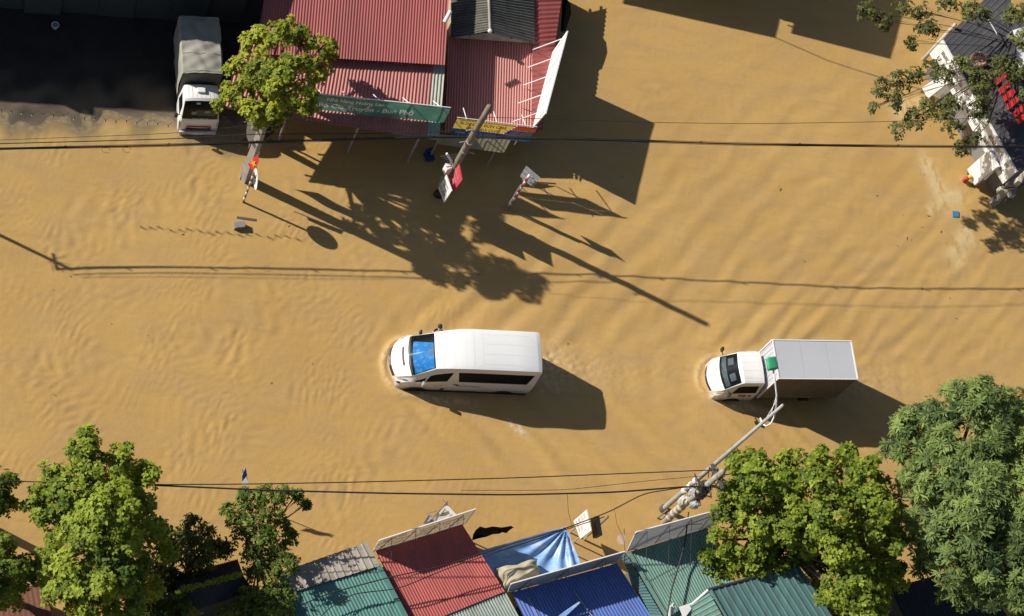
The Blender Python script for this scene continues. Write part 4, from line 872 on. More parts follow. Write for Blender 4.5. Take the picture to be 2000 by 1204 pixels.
# pole past the left edge whose shadow and cables cross the picture
g = SH(P(108, 512), 4.2); p0 = V((g.x, g.y, 0))
t = thing('utility_pole', 'concrete utility pole beyond the left edge carrying the thick cables', 'pole', p0)
MB().tube([p0 - V((0, 0, 1.3)), p0, p0 + V((0, 0, 4.6))], [.09, .085, .06], 10).build('shaft', M['concrete'], t, smooth=True)
MB().box(p0 + V((0, 0, 4.2)), (.06, .7, .06), .3).build('crossarm', M['dark_steel'], t)
for i in range(6): a_ = i*1.05; MB().tube([p0 + V((0, 0, 4.1)), p0 + V((.4*math.cos(a_), .4*math.sin(a_), 4.3))], 0.012, 5).build('cable_loop', M['cable'], t)
# right edge pole with equipment
p0 = P(1939, 398, 0)
t = thing('utility_pole', 'grey utility pole crowded with meter boxes at the right edge', 'pole', p0)
MB().tube([p0 - V((0, 0, 1.3)), p0, p0 + V((0, 0, 7))], [.2, .19, .14], 10).build('shaft', M['concrete'], t, smooth=True)
for i, (dx, dy, z, s_) in enumerate(((-.22, -.1, .5, .4), (.2, -.2, .9, .45), (-.26, .05, 1.2, .45), (.05, -.3, 1.55, .42), (-.25, -.05, 1.9, .4), (.22, .1, 2.2, .4), (-.2, -.2, 2.6, .4))):
    MB().box(p0 + V((dx, dy, z)), (.24, .22, s_*.8), random.uniform(-.4, .4)).build('meter_box', M[('concrete', 'dark_steel', 'pale_concrete', 'grey_board')[i % 4]], t, bevel=.02)
for i in range(7): a_ = i*.9; z = .2 + i*.35; MB().tube([p0 + V((.2*math.cos(a_), .2*math.sin(a_), z)), p0 + V((.5*math.cos(a_), .45*math.sin(a_), z + .2)), p0 + V((.22*math.cos(a_ + 1), .22*math.sin(a_ + 1), z + .5))], .02, 5).build('cable_loop', M['cable'], t)
# bottom utility pole with wrapped bundles
p0 = P(1298, 1018, 0); p1 = p0 + V((0, 0, 6.3))
t = thing('utility_pole', 'utility pole with white wrapped boxes and tangled cables, beside tall lamp pole', 'pole', p0)
MB().tube([p0 - V((0, 0, 1.3)), p0, p1], [.16, .15, .11], 11).build('shaft', M['concrete'], t, smooth=True)
for z in (.5, .95, 1.35, 1.75): MB().tube([p0 + V((0, 0, z)), p0 + V((0, 0, z + .22))], .165, 11).build('white_band', M['pale_concrete'], t, smooth=True)
def lump(c, r, sd, n=12):
    rr_ = random.Random(sd); mb = MB().ball(c, r, n, 8)
    mb.v = [V(c) + (p_ - V(c))*rr_.uniform(.8, 1.15) for p_ in mb.v]; return mb
lump(p0 + V((-.12, .02, 2.5)), (.22, .2, .36), 3).build('wrapped_box', M['pale_concrete'], t)
lump(p0 + V((.18, -.18, 2.9)), (.22, .2, .36), 4).build('wrapped_box', M['grey_board'], t)
lump(p0 + V((-.02, .12, 3.3)), (.2, .2, .3), 5).build('wrapped_box', M['grey_board'], t)
lump(p0 + V((.1, -.05, 3.75)), (.24, .22, .34), 6).build('cable_bundle', M['black'], t)
lump(p0 + V((0, 0, 4.4)), (.26, .26, .4), 7).build('cable_bundle', M['black'], t)
rr_ = random.Random(5)
for i in range(14):
    z = rr_.uniform(3.2, 5.8); a_ = rr_.uniform(0, 6.28); e = V((math.cos(a_), math.sin(a_), 0)); MB().tube([p0 + V((0, 0, z)), p0 + e*rr_.uniform(.35, .75) + V((0, 0, z + rr_.uniform(-.3, .3))), p0 + e*.2 + V((0, 0, z + rr_.uniform(-.8, .8)))], .02, 5).build('cable_loop', M['cable'], t)
MB().box(p0 + V((0, 0, 5.7)), (.12, 1.0, .1), .4).build('crossarm', M['dark_steel'], t); MB().tube([p0 + V((.2, -.1, 3.4)), P(1352, 992, 2.2) + V((0.2, 0, 0))], .03, 6).build('stay', M['cable'], t)
MB().tube([p0 + V((-.3, .1, -.5)), p0 + V((-.28, .1, 1.1))], .035, 6).build('side_post', M['old_wood'], t)
# tall lamp
p0 = P(1295, 995, 0); p1 = p0 + V((0, 0, 12.0))
t = thing('street_lamp', 'tall grey street lamp with curved arm and green lamp head over truck', 'street lamp', p0)
MB().tube([p0 - V((0, 0, 1.3)), p0, lerp(p0, p1, .5), p1], [.115, .11, .085, .055], 12).build('pole', M['steel'], t, smooth=True)
for z in (2.4, 3.0, 3.6): MB().tube([p0 + V((0, 0, z)), p0 + V((0, 0, z + .2))], .135, 12).build('collar', M['white_board'], t)
MB().tube([p0 - V((0, 0, .3)), p0 + V((0, 0, .25))], [.22, .15], 12).build('base', M['dark_steel'], t)
arm = [P(*c_) for c_ in ((1485, 817, 9.7), (1489, 829, 9.75), (1497, 833, 9.9), (1506, 827, 10.2), (1512, 815, 10.5), (1516, 795, 10.9), (1517, 772, 11.3), (1514, 745, 11.7), (1510, 722, 11.95))]
MB().tube(arm, .032, 8).build('arm', M['white_board'], t, smooth=True)
for k in (4, 5): MB().tube([p0 + V((0, 0, 10.4)), lerp(arm[k], arm[k+1], .5) + V((0, 0, .02))], .011, 6).build('arm_brace', M['white_board'], t)
MB().tube([p0 + V((0, 0, 10.9)), arm[6]], .010, 6).build('arm_brace', M['white_board'], t)
h0, h1 = P(1510, 724, 11.95), P(1505, 697, 12.05); dr = (h1 - h0).normalized(); sd_ = dr.cross(V((0, 0, 1))).normalized()
mb = MB()
def headf(s, u):
    L = (h1 - h0).length; wv = 0.205*(0.90 + .10*math.sin(math.pi*min(1, s*1.4 + .15))); a_ = 2*math.pi*u
    e = 1.0 if 0.02 < s < 0.98 else 0.05
    return h0 + dr*L*s + sd_*math.copysign(abs(math.cos(a_))**.6, math.cos(a_))*wv*e + V((0, 0, 1))*math.copysign(abs(math.sin(a_))**.6, math.sin(a_))*.10*e
mb.grid(headf, 12, 20).build('lamp_head', M['lamp_green'], t, smooth=True, fix=False)
MB().ball(lerp(h0, h1, .6) - V((0, 0, .1)), (.14, .2, .05)).build('lens', M['lamp_glass'], t, smooth=True)

def cable(lab, pts, r, sub=8, sag=0.0, clips=0):
    pts = [P(*p_) for p_ in pts]; out = []
    for i in range(len(pts) - 1):
        for k in range(sub): out.append(lerp(pts[i], pts[i+1], k/sub) - V((0, 0, sag*4*(k/sub)*(1 - k/sub))))
    out.append(pts[-1])
    # relax kinks between spans
    for _ in range(3): out = [out[0]] + [(out[i-1] + out[i]*2 + out[i+1])/4 for i in range(1, len(out)-1)] + [out[-1]]
    o = tag(MB().tube(out, r, 6).build('overhead_cable', M['cable'], smooth=True), lab, 'cable')
    return o, out
o, pts = cable('thick bundled overhead cable crossing the whole upper picture in front of the restaurant', ((-180, 296, 3.75), (0, 291, 3.8), (330, 284, 4.1), (600, 275, 4.45), (880, 267, 4.75), (1140, 272, 5.0), (1440, 282, 5.2), (1750, 286, 5.3), (2060, 288, 5.3)), 0.034)
for j_ in range(4):
    off_ = [V((0, .040*math.cos(1.6*j_ + .13*i_), .045*math.sin(1.6*j_ + .17*i_))) for i_ in range(len(pts))]
    MB().tube([p_ + q_ for p_, q_ in zip(pts, off_)], 0.010, 5).build('strand', M['cable'], o)
for k in range(6, len(pts) - 2, 5):
    c = pts[k]; MB().tube([c, c + V((0, 0, .12)), c + V((.08, 0, .14))], 0.02, 5).build('clip', M['cable'], o)
for k in (13, 14): c = pts[k]; MB().tube([c + V((.16*math.cos(a_), .12*math.sin(a_) - .1, -.1)) for a_ in [i*.7 for i in range(9)]], .007, 5).build('cable_coil', M['cable'], o)
cable('medium overhead cable just above the thick bundle, upper left', ((-180, 285, 4.1), (0, 281, 4.15), (330, 272, 4.5), (500, 262, 4.8), (700, 262, 5.0), (905, 256, 5.2)), 0.02)
cable('thin overhead cable highest of three over the parked truck', ((-180, 278, 4.3), (0, 274, 4.4), (340, 261, 4.8), (530, 240, 5.2)), 0.010)
cable('thin overhead cable from the wooden pole top to the right edge tree', ((905, 228, 6.3), (1080, 233, 6.35), (1280, 240, 6.45), (1480, 242, 6.6), (1740, 238, 6.7), (2060, 225, 6.9)), 0.012)
cable('thin overhead cable linking the two upper poles, behind the banner', ((540, 215, 5.3), (700, 248, 5.6), (905, 238, 6.2)), 0.008)
cable('upper overhead cable across the lower street to the lamp pole', ((-150, 930, 5.6), (40, 941, 5.7), (300, 947, 5.7), (480, 946, 5.75), (700, 942, 5.8), (1000, 934, 5.95), (1250, 924, 6.05), (1402, 918, 6.1)), 0.02)
cable('thicker overhead cable sagging across the lower street above the shops', ((300, 948, 5.3), (520, 958, 5.0), (760, 964, 4.9), (1000, 967, 4.85), (1200, 962, 4.9), (1350, 950, 4.7), (1480, 955, 4.9)), 0.032)
cable('thin overhead cable just above the thick one near the lower pole', ((900, 958, 5.1), (1100, 958, 5.1), (1260, 940, 5.2), (1370, 930, 5.3)), 0.010)
cable('service cable dropping from the lower pole over boards and shop roofs', ((1350, 950, 4.4), (1258, 964, 4.1), (1190, 1000, 3.8), (1100, 1034, 3.6), (1000, 1062, 3.5), (870, 1105, 3.4), (760, 1128, 3.35), (640, 1160, 3.3), (565, 1192, 3.3), (520, 1230, 3.3)), 0.022)
cable('second service cable lying across the red and teal roofs', ((1180, 1010, 3.6), (1040, 1056, 3.45), (880, 1108, 3.2), (780, 1150, 3.1), (690, 1160, 3.05), (640, 1190, 3.1), (610, 1225, 3.3)), 0.018)
cable('black cable lying down the grey green roof', ((1345, 1000, 3.7), (1338, 1060, 3.25), (1326, 1105, 3.1), (1312, 1150, 3.15), (1303, 1204, 3.2), (1300, 1240, 3.3)), 0.03)
cable('thin drop wire hanging to the white lettered board', ((1108, 966, 4.8), (1110, 1000, 3.2), (1118, 1030, 2.2)), 0.008)
cable('thin drop wire hanging towards the pale pink flag', ((1200, 995, 3.9), (1205, 1025, 3.3), (1215, 1045, 3.0)), 0.008)
# string of lights over the forecourt
t = thing('string_lights', 'zigzag string of small bulbs over the forecourt edge, left of parked truck', 'string lights', P(160, 225))
pts = []
rs = random.Random(4)
for i in range(35): pts.append(P(i*10.2 - 8, 212 + i*0.85 + (4 if i % 2 else -3) + rs.uniform(-1.5, 1.5), 3.8 + .04*math.sin(i)))
MB().tube(pts, 0.006, 4).build('wire', M['cable'], t)
for i in range(1, 35, 2):
    MB().tube([pts[i], pts[i] - V((0, 0, .10))], .018, 6).build('bulb_socket', M['black'], t)
    MB().ball(pts[i] - V((0, 0, .13)), .034, 8, 6).build('bulb', M['lamp_glass'], t, smooth=True)

# ================================================================= VEHICLES
class Body:
    def __init__(s, st, z0=-0.35, curve=0.0, cx0=0.0): s.st = st; s.z0 = z0; s.curve = curve; s.cx0 = cx0
    def bend(s, x, y, w_):
        k = min(1.0, max(0.0, (x - s.cx0)/(s.st[-1][0] - s.cx0))); return x - s.curve*k*(y/max(w_, .3))**2
    def sec(s, x):
        st = s.st
        if x <= st[0][0]: return st[0][1:]
        for i in range(len(st) - 1):
            if x <= st[i+1][0]:
                t = (x - st[i][0])/(st[i+1][0] - st[i][0]); return tuple(lerp(a, b2, t) for a, b2 in zip(st[i][1:], st[i+1][1:]))
        return st[-1][1:]
    def pt(s, x, v):
        w_, zb, wt, zt, zc = s.sec(x); k = abs(v); sg = 1 if v >= 0 else -1
        C = [(0, 0, zc), (.22, wt*.55, zc - (zc - zt)*.22), (.36, wt*.86, zc - (zc - zt)*.65), (.44, wt*.985, zt), (.5, wt + .015, zt - .09), (.75, w_, zb), (.86, w_*1.0, zb*.5 + s.z0*.25), (1, w_*.97, s.z0)]
        for i in range(len(C) - 1):
            if k <= C[i+1][0]:
                t = (k - C[i][0])/(C[i+1][0] - C[i][0]); yy = lerp(C[i][1], C[i+1][1], t); return V((s.bend(x, yy, w_), sg*yy, lerp(C[i][2], C[i+1][2], t)))
        return V((s.bend(x, C[-1][1], w_), sg*C[-1][1], C[-1][2]))
    def nrm(s, x, v):
        e = 0.02; a = s.pt(x + e, v) - s.pt(x - e, v); b2 = s.pt(x, v + .01) - s.pt(x, v - .01); n_ = a.cross(b2)
        if n_.length < 1e-9: return V((0, 0, 1))
        n_.normalize()
        c = V((x, 0, s.sec(x)[1]*.5)); return n_ if n_.dot(s.pt(x, v) - c) > 0 else -n_
    def shell(s, vs=(0, .12, .22, .30, .36, .40, .44, .47, .5, .58, .66, .75, .86, 1)):
        vv = sorted(set([-k for k in vs] + list(vs))); xs = []
        st = [a[0] for a in s.st]
        for i in range(len(st) - 1): xs += [lerp(st[i], st[i+1], k/3) for k in range(3)]
        xs.append(st[-1]); mb = MB(); mb.grid(lambda a, b2: s.pt(xs[round(a*(len(xs)-1))], vv[round(b2*(len(vv)-1))]), len(xs) - 1, len(vv) - 1)
        m = len(vv); mb.f.append(tuple(range(m))); mb.f.append(tuple((len(xs)-1)*m + i for i in range(m)))
        return mb
    def patch(s, q, off, nu=8, nv=4, th=0.0):
        """a piece of the skin: q = four (x, v) corners, lifted by off"""
        def fn(a, b2):
            x = lerp(lerp(q[0][0], q[1][0], a), lerp(q[3][0], q[2][0], a), b2); v = lerp(lerp(q[0][1], q[1][1], a), lerp(q[3][1], q[2][1], a), b2)
            return s.pt(x, v) + s.nrm(x, v)*off
        return MB().grid(fn, nu, nv)
def wheel(t, x, y, z, r, wd=.22):
    w_ = MB(); sg = 1 if y > 0 else -1
    c = V((x, y, z)); ring = []
    prof = [(-.5, .72), (-.5, .94), (-.38, 1), (.38, 1), (.5, .94), (.5, .72)]
    n = 20; mb = MB()
    for k in range(n):
        a_ = 2*math.pi*k/n
        for (o, q) in prof: mb.v.append(c + V((math.cos(a_)*r*q, o*wd, math.sin(a_)*r*q)))
    m = len(prof)
    for k in range(n):
        j = (k+1) % n
        for i in range(m): mb.f.append((k*m + i, j*m + i, j*m + (i+1) % m, k*m + (i+1) % m))
    ty = mb.build('wheel', M['rubber'], t, local=True, smooth=False)
    MB().prism([c + V((math.cos(2*math.pi*k/16)*r*.70, sg*wd*.35, math.sin(2*math.pi*k/16)*r*.70)) for k in range(16)], (0, -sg*wd*.5, 0)).build('rim', M['rim'], ty, local=True)
def place(name, lab, cat, front, back, zc=0.0):
    f, b2 = P(*front), P(*back); c = (f + b2)/2; d_ = f - b2
    return thing(name, lab, cat, V((c.x, c.y, 0)), math.atan2(d_.y, d_.x)), math.hypot(d_.x, d_.y)
def LB(mb, name, m, t, **k): return mb.build(name, m, t, local=True, **k)
def mirror_(t, p, q, sz=(.09, .16, .26), m=None):
    o = LB(MB().box(q, sz), 'mirror', m or M['black'], t, bevel=.03); LB(MB().tube([p, q], .022, 6), 'mirror_arm', M['black'], o)

# ---- white van
t, vl = place('van', 'white minibus van with blue sunshade ploughing through the flood', 'van', (764, 712, .2), (1041, 724, .2))
B = Body([(-2.72, .92, .95, .80, 2.02, 2.08), (-2.67, .98, .95, .85, 2.12, 2.19), (-2.5, 1.0, .95, .86, 2.16, 2.25), (.1, 1.0, .95, .86, 2.16, 2.25), (.5, 1.0, .95, .85, 2.12, 2.21), (1.0, 1.0, .95, .82, 2.02, 2.12), (1.52, 1.0, .94, .78, 1.84, 1.94), (1.95, .99, .93, .81, 1.52, 1.62), (2.42, .98, .92, .84, 1.20, 1.28), (2.52, .98, .90, .84, 1.12, 1.21), (2.78, .96, .80, .80, .98, 1.07), (2.96, .92, .62, .74, .80, .88), (3.06, .86, .42, .64, .60, .66), (3.1, .76, .25, .52, .38, .42)], curve=.30, cx0=1.3)
body = LB(B.shell(), 'body', M['white_paint'], t, smooth='angle')
ws = LB(B.patch(((1.56, -.41), (1.56, .41), (2.42, .435), (2.42, -.435)), .006, 16, 10), 'windshield', M['glass_dark'], t, smooth=True, fix=False)
LB(B.patch(((1.60, -.16), (1.60, .395), (2.33, .41), (2.30, -.26)), .011, 16, 10), 'sunshade', M['sunshade'], ws, smooth=True, fix=False)
LB(B.patch(((1.60, -.02), (1.60, .08), (1.74, .06), (1.74, 0)), .016, 4, 3), 'mirror_housing', M['black'], ws, fix=False)
LB(B.patch(((1.555, -.415), (1.555, .415), (2.43, .438), (2.43, -.438)), .024, 16, 10), 'pane', M['pane'], ws, smooth=True, fix=False)
LB(B.patch(((2.40, -.43), (2.40, .43), (2.48, .43), (2.48, -.43)), .008, 12, 2), 'cowl', M['black'], t, fix=False)
for y_ in (-.25, .1): LB(MB().tube([B.pt(2.4, y_) + V((0, 0, .05)), B.pt(2.34, y_ + .22) + V((0, 0, .045))], .012, 5), 'wiper', M['black'], t)
for sg in (1, -1):
    LB(B.patch(((-2.32, .715*sg), (.45, .715*sg), (.62, .545*sg), (-2.45, .545*sg)), .008, 24, 4), 'side_window', M['glass_dark'], t, smooth=True, fix=False)
    LB(B.patch(((.92, .715*sg), (1.85, .735*sg), (1.70, .60*sg), (.80, .55*sg)), .008, 8, 4), 'front_window', M['glass_dark'], t, smooth=True, fix=False)
    LB(B.patch(((1.92, .738*sg), (2.35, .745*sg), (2.3, .70*sg), (1.85, .63*sg)), .008, 4, 3), 'quarter_window', M['glass_dark'], t, smooth=True, fix=False)
    LB(B.patch(((2.66, .66*sg), (2.98, .57*sg), (3.0, .47*sg), (2.78, .51*sg)), .010, 6, 4), 'headlight', M['lamp_glass'], t, smooth=True, fix=False)
    LB(B.patch(((2.62, .68*sg), (2.84, .63*sg), (2.84, .59*sg), (2.68, .61*sg)), .014, 4, 2), 'headlight_trim', M['black'], t, fix=False)
    for wxp in (1.95, -1.60):
        LB(MB().prism([V((wxp + .50*math.cos(a_), sg*1.006, -.10 + .47*math.sin(a_))) for a_ in [math.pi*k/14 for k in range(15)]], (0, -sg*.35, 0)), 'wheel_arch', M['black'], t)
        wheel(t, wxp, sg*.90, -.2, .36)
    LB(B.patch(((-2.6, .985*sg), (2.3, .985*sg), (2.3, .90*sg), (-2.6, .90*sg)), .012, 24, 2), 'sill', M['black'], t, fix=False)
    mirror_(t, V((1.80, sg*.95, 1.0)), V((1.86, sg*1.09, .98)), m=(M['lamp_glass'] if sg > 0 else M['black']))
LB(B.patch(((2.62, -.19), (2.62, .19), (2.69, .19), (2.69, -.19)), .010, 8, 2), 'bonnet_vent', M['black'], t, fix=False)
LB(B.patch(((3.045, -.42), (3.045, .42), (3.09, .46), (3.09, -.46)), .010, 12, 3), 'grille', M['black'], t, fix=False)
LB(B.patch(((3.05, -.13), (3.05, .13), (3.08, .13), (3.08, -.13)), .016, 6, 2), 'grille_bar', M['rim'], t, fix=False)
for sg in (1, -1): LB(B.patch(((2.95, .78*sg), (3.06, .74*sg), (3.06, .66*sg), (2.96, .68*sg)), .010, 4, 2), 'fog_lamp', M['black'], t, fix=False)
for x_ in (-.3, .05): LB(B.patch(((x_, -.34), (x_, .34), (x_ + .02, .34), (x_ + .02, -.34)), .003, 12, 1), 'roof_seam', M['white_paint'], body, fix=False)
for v_ in (-.30, -.1, .1, .30): LB(B.patch(((-2.5, v_ - .005), (-.35, v_ - .005), (-.35, v_ + .005), (-2.5, v_ + .005)), .004, 12, 1), 'roof_rib', M['white_paint'], body, fix=False)
LB(MB().box((-2.69, .93, .62), (.05, .08, .35)), 'tail_lamp', M['red'], t); LB(MB().box((-2.69, -.93, .62), (.05, .08, .35)), 'tail_lamp', M['red'], t)
LB(MB().box((-2.72, 0, .1), (.12, 1.7, .2)), 'rear_bumper', M['black'], t, bevel=.03)
for s_, q_, h_, n_, m_ in ((.40, .80, .10, 9, 'dark_ink'), (-1.55, .86, .07, 12, 'grey_ink'), (1.35, .80, .09, 4, 'grey_ink')):
    o = B.pt(s_, q_) + V((0, .004, 0)); scribble(None, V((0, 0, 0)), V((1, 0, 0)), V((0, 0, 1)), 1, 1, M[m_], 2) if False else None
    sb = scribble(t, V((0, 0, 0)), V((-1, 0, 0)), V((0, .0, 1)), {9: .95, 12: .85, 4: .3}[n_], h_, M[m_], n_, seed=n_); sb.data.transform(Matrix.Translation(ORG[t.name])); sb.data.transform(Matrix.Translation(o + V((0, .012, 0))))
LB(B.patch(((.40, .80), (.62, .77), (.66, .765), (.40, .765)), .014, 4, 1), 'logo_wedge', M['dark_ink'], t, fix=False)
LB(B.patch(((.92, .90), (1.05, .92), (1.0, .85), (.86, .86)), .014, 3, 2), 'logo_mark', M['dark_ink'], t, fix=False)
# passenger leaning out on the far side
tv = t
pv = thing('person', 'dark haired person leaning out of the far front window of van', 'person', tv.matrix_world.translation)
pv.location = tv.location + Matrix.Rotation(tv.rotation_euler.z, 3, 'Z') @ V((1.25, -1.0, 0)); ORG[pv.name] = V(pv.location); pv.rotation_euler = tv.rotation_euler
prof = [(.02, .17, .11), (.25, .18, .12), (.45, .19, .12), (.56, .16, .10), (.60, .07, .07), (.65, .06, .065), (.68, .075, .09), (.74, .085, .105), (.80, .082, .105), (.86, .06, .08), (.89, .01, .01)]
mb = MB(); mb.grid(lambda a, u: V((prof[round(a*10)][1]*math.cos(2*math.pi*u), prof[round(a*10)][2]*math.sin(2*math.pi*u) - .30*a + .18 + (-.02 if 0 else 0), .92 + prof[round(a*10)][0])), 10, 16)
for sg in (1, -1):
    mb.tube([V((sg*.16, .04, 1.42)), V((sg*.21, -.06, 1.18)), V((sg*.10, -.16, 1.06))], [.06, .05, .035], 8)
bo = LB(mb, 'body', M['skin'], pv, smooth=True)
LB(MB().grid(lambda a, u: V((.094*math.cos(2*math.pi*u)*math.cos(a*1.45), .115*math.sin(2*math.pi*u)*math.cos(a*1.45) - .075, 1.70 + .13*math.sin(a*1.45))), 6, 14), 'hair', M['hair'], bo, smooth=True)
LB(MB().grid(lambda a, u: V((.20*math.cos(2*math.pi*u), .135*math.sin(2*math.pi*u) + .18 - .155*a, .95 + .5*a)), 4, 16), 'shirt', M['shirt'], bo, smooth=True)

# ---- box truck on the right
t, tl = place('box_truck', 'small white cab truck with grey box driving through flood at right', 'truck', (1376, 743, .2), (1622, 745, .2))
B = Body([(.86, .82, .80, .68, 1.62, 1.70), (.92, .83, .80, .70, 1.70, 1.79), (1.1, .83, .80, .71, 1.72, 1.82), (1.82, .83, .80, .70, 1.68, 1.78), (1.94, .83, .80, .70, 1.60, 1.70), (2.54, .83, .78, .74, 1.02, 1.10), (2.62, .83, .74, .74, .94, 1.00), (2.78, .81, .60, .70, .76, .82), (2.88, .76, .42, .62, .54, .58), (2.92, .68, .25, .52, .33, .36)], curve=.26, cx0=1.2)
LB(B.shell(), 'cab', M['white_cab'], t, smooth='angle')
ws = LB(B.patch(((1.95, -.40), (1.95, .40), (2.54, .425), (2.54, -.425)), .006, 14, 8), 'windshield', M['glass_dark'], t, smooth=True, fix=False)
LB(B.patch(((2.32, -.36), (2.32, .36), (2.47, .38), (2.47, -.38)), .010, 12, 3), 'dashboard', M['dash'], ws, smooth=True, fix=False)
LB(B.patch(((2.08, .10), (2.08, .28), (2.26, .29), (2.26, .11)), .010, 6, 4), 'seat_back', M['dash'], ws, smooth=True, fix=False)
LB(B.patch(((2.08, -.28), (2.08, -.10), (2.26, -.11), (2.26, -.29)), .010, 6, 4), 'seat_back', M['dash'], ws, smooth=True, fix=False)
LB(B.patch(((1.945, -.405), (1.945, .405), (2.55, .43), (2.55, -.43)), .022, 14, 8), 'pane', M['pane'], ws, smooth=True, fix=False)
for sg in (1, -1):
    LB(B.patch(((1.0, .72*sg), (2.2, .735*sg), (2.0, .55*sg), (1.05, .545*sg)), .008, 10, 4), 'door_window', M['glass_dark'], t, smooth=True, fix=False)
    LB(B.patch(((2.62, .68*sg), (2.80, .62*sg), (2.80, .50*sg), (2.66, .53*sg)), .010, 5, 4), 'headlight', M['lamp_glass'], t, smooth=True, fix=False)
    LB(B.patch(((2.58, .70*sg), (2.65, .69*sg), (2.63, .62*sg), (2.57, .64*sg)), .013, 3, 2), 'indicator', M['orange'], t, smooth=True, fix=False)
    LB(MB().prism([V((1.75 + .40*math.cos(a_), sg*.835, -.10 + .38*math.sin(a_))) for a_ in [math.pi*k/12 for k in range(13)]], (0, -sg*.3, 0)), 'wheel_arch', M['black'], t)
    wheel(t, 1.75, sg*.72, -.18, .31); wheel(t, -1.55, sg*.66, -.18, .31, .3)
    mirror_(t, V((2.25, sg*.8, 1.0)), V((2.3, sg*1.0, 1.15)))
    LB(B.patch(((1.12, .80*sg), (1.24, .80*sg), (1.24, .775*sg), (1.12, .775*sg)), .02, 2, 1), 'door_handle', M['black'], t, fix=False)
LB(B.patch(((1.35, .82), (1.75, .80), (1.78, .765), (1.35, .77)), .012, 4, 1), 'side_decal', M['orange_brown'], t, fix=False)
LB(B.patch(((2.89, -.40), (2.89, .40), (2.915, .44), (2.915, -.44)), .010, 10, 2), 'grille', M['black'], t, fix=False)
for v_ in (-.28, -.1, .1, .28): LB(B.patch(((1.0, v_ - .006), (1.8, v_ - .006), (1.8, v_ + .006), (1.0, v_ + .006)), .005, 6, 1), 'roof_rib', M['alu_white'], t, fix=False)
for y_ in (-.3, .15): LB(MB().tube([B.pt(2.52, y_*.6) + V((0, 0, .05)), B.pt(2.44, y_*.6 + .2) + V((0, 0, .045))], .010, 5), 'wiper', M['black'], t)
bz0, bz1, bw, bx_0, bx_1 = .42, 2.62, .84, -2.82, .70
cb = LB(MB().box(((bx_0 + bx_1)/2, 0, (bz0 + bz1)/2), (bx_1 - bx_0, 2*bw, bz1 - bz0)), 'cargo_box', M['alu_shade_side'], t)
for i in range(3):
    x0 = lerp(bx_0, bx_1, i/3) + .004; x1 = lerp(bx_0, bx_1, (i+1)/3) - .004
    LB(MB().box(((x0 + x1)/2, 0, bz1 + .008), (x1 - x0, 2*bw - .08, .014)), 'roof_panel', M['alu'], cb)
for i in range(22):
    x0 = lerp(bx_0 + .06, bx_1 - .06, i/21)
    for sg in (1, -1): LB(MB().box((x0, sg*(bw + .012), (bz0 + bz1)/2), (.06, .024, bz1 - bz0 - .14)), 'side_rib', M['alu_shade_side'], cb)
for i in range(9):
    y0 = lerp(-bw + .08, bw - .08, i/8); LB(MB().box((bx_1 + .010, y0, (bz0 + bz1)/2), (.02, .05, bz1 - bz0 - .12)), 'front_rib', M['alu'], cb)
LB(MB().box((bx_1 + .003, 0, (bz0 + bz1)/2 + .02), (.006, 2*bw - .06, bz1 - bz0 - .1)), 'front_panel', M['alu'], cb)
for sg in (1, -1): LB(MB().box(((bx_0 + bx_1)/2, sg*bw, bz1 + .01), (bx_1 - bx_0 + .06, .055, .05)), 'edge_rail', M['alu_white'], cb, bevel=.01)
for x_ in (bx_0, bx_1): LB(MB().box((x_, 0, bz1 + .012), (.06, 2*bw - .06, .05)), 'edge_rail', M['alu_white'], cb, bevel=.01)
for sg in (1, -1): LB(MB().box((bx_1 + .02, sg*bw, (bz0 + bz1)/2), (.05, .05, bz1 - bz0)), 'corner_post', M['alu_white'], cb)
LB(MB().box((-.9, 0, .22), (3.7, 1.2, .22)), 'chassis', M['black'], t)

# ---- parked truck with canvas load
t, tl = place('parked_truck', 'white cab truck with canvas covered load parked on the forecourt', 'truck', (384, 257, 0), (374, 98, 0))
L2 = tl/2
B = Body([(L2 - 1.14, .76, .85, .63, 1.75, 1.82), (L2 - 1.07, .78, .85, .67, 1.84, 1.92), (L2 - .46, .79, .85, .68, 1.86, 1.95), (L2 - .36, .79, .85, .68, 1.80, 1.89), (L2 - .22, .80, .84, .70, 1.56, 1.62), (L2 - .02, .80, .80, .72, .98, 1.03), (L2 + .03, .80, .72, .72, .87, .92), (L2 + .08, .79, .5, .70, .60, .64), (L2 + .11, .76, .3, .66, .38, .40)], z0=-.25, curve=.07, cx0=L2 - .5)
LB(B.shell(), 'cab', M['white_cab'], t, smooth='angle')
ws = LB(B.patch(((L2 - .355, -.42), (L2 - .355, .42), (L2 - .01, .44), (L2 - .01, -.44)), .006, 14, 8), 'windshield', M['glass_dark'], t, smooth=True, fix=False)
LB(B.patch(((L2 - .17, -.12), (L2 - .17, .34), (L2 - .07, .34), (L2 - .07, -.06)), .010, 10, 3), 'dashboard', M['dash'], ws, fix=False)
LB(B.patch(((L2 - .16, .10), (L2 - .16, .20), (L2 - .12, .22), (L2 - .12, .08)), .013, 3, 2), 'papers', M['grey_board'], ws, fix=False)
LB(B.patch(((L2 - .32, -.12), (L2 - .32, -.03), (L2 - .28, -.03), (L2 - .28, -.12)), .012, 2, 1), 'sticker', M['white_board'], ws, fix=False); LB(B.patch(((L2 - .14, -.2), (L2 - .14, -.09), (L2 - .09, -.09), (L2 - .09, -.2)), .012, 2, 1), 'sticker', M['grey_board'], ws, fix=False)
LB(B.patch(((L2 - .36, -.425), (L2 - .36, .425), (L2 - .005, .445), (L2 - .005, -.445)), .022, 14, 8), 'pane', M['pane'], ws, smooth=True, fix=False)
o = letters(None, 'THACO MOTOR', V((0, 0, 0)), V((0, 1, 0)), V((-.25, 0, .95)), .075, M['white_ink'], width=.66, off=0); o.parent = t; o.location = V((L2 + .035, -.33, 1.06)); o['kind'] = 'stuff'
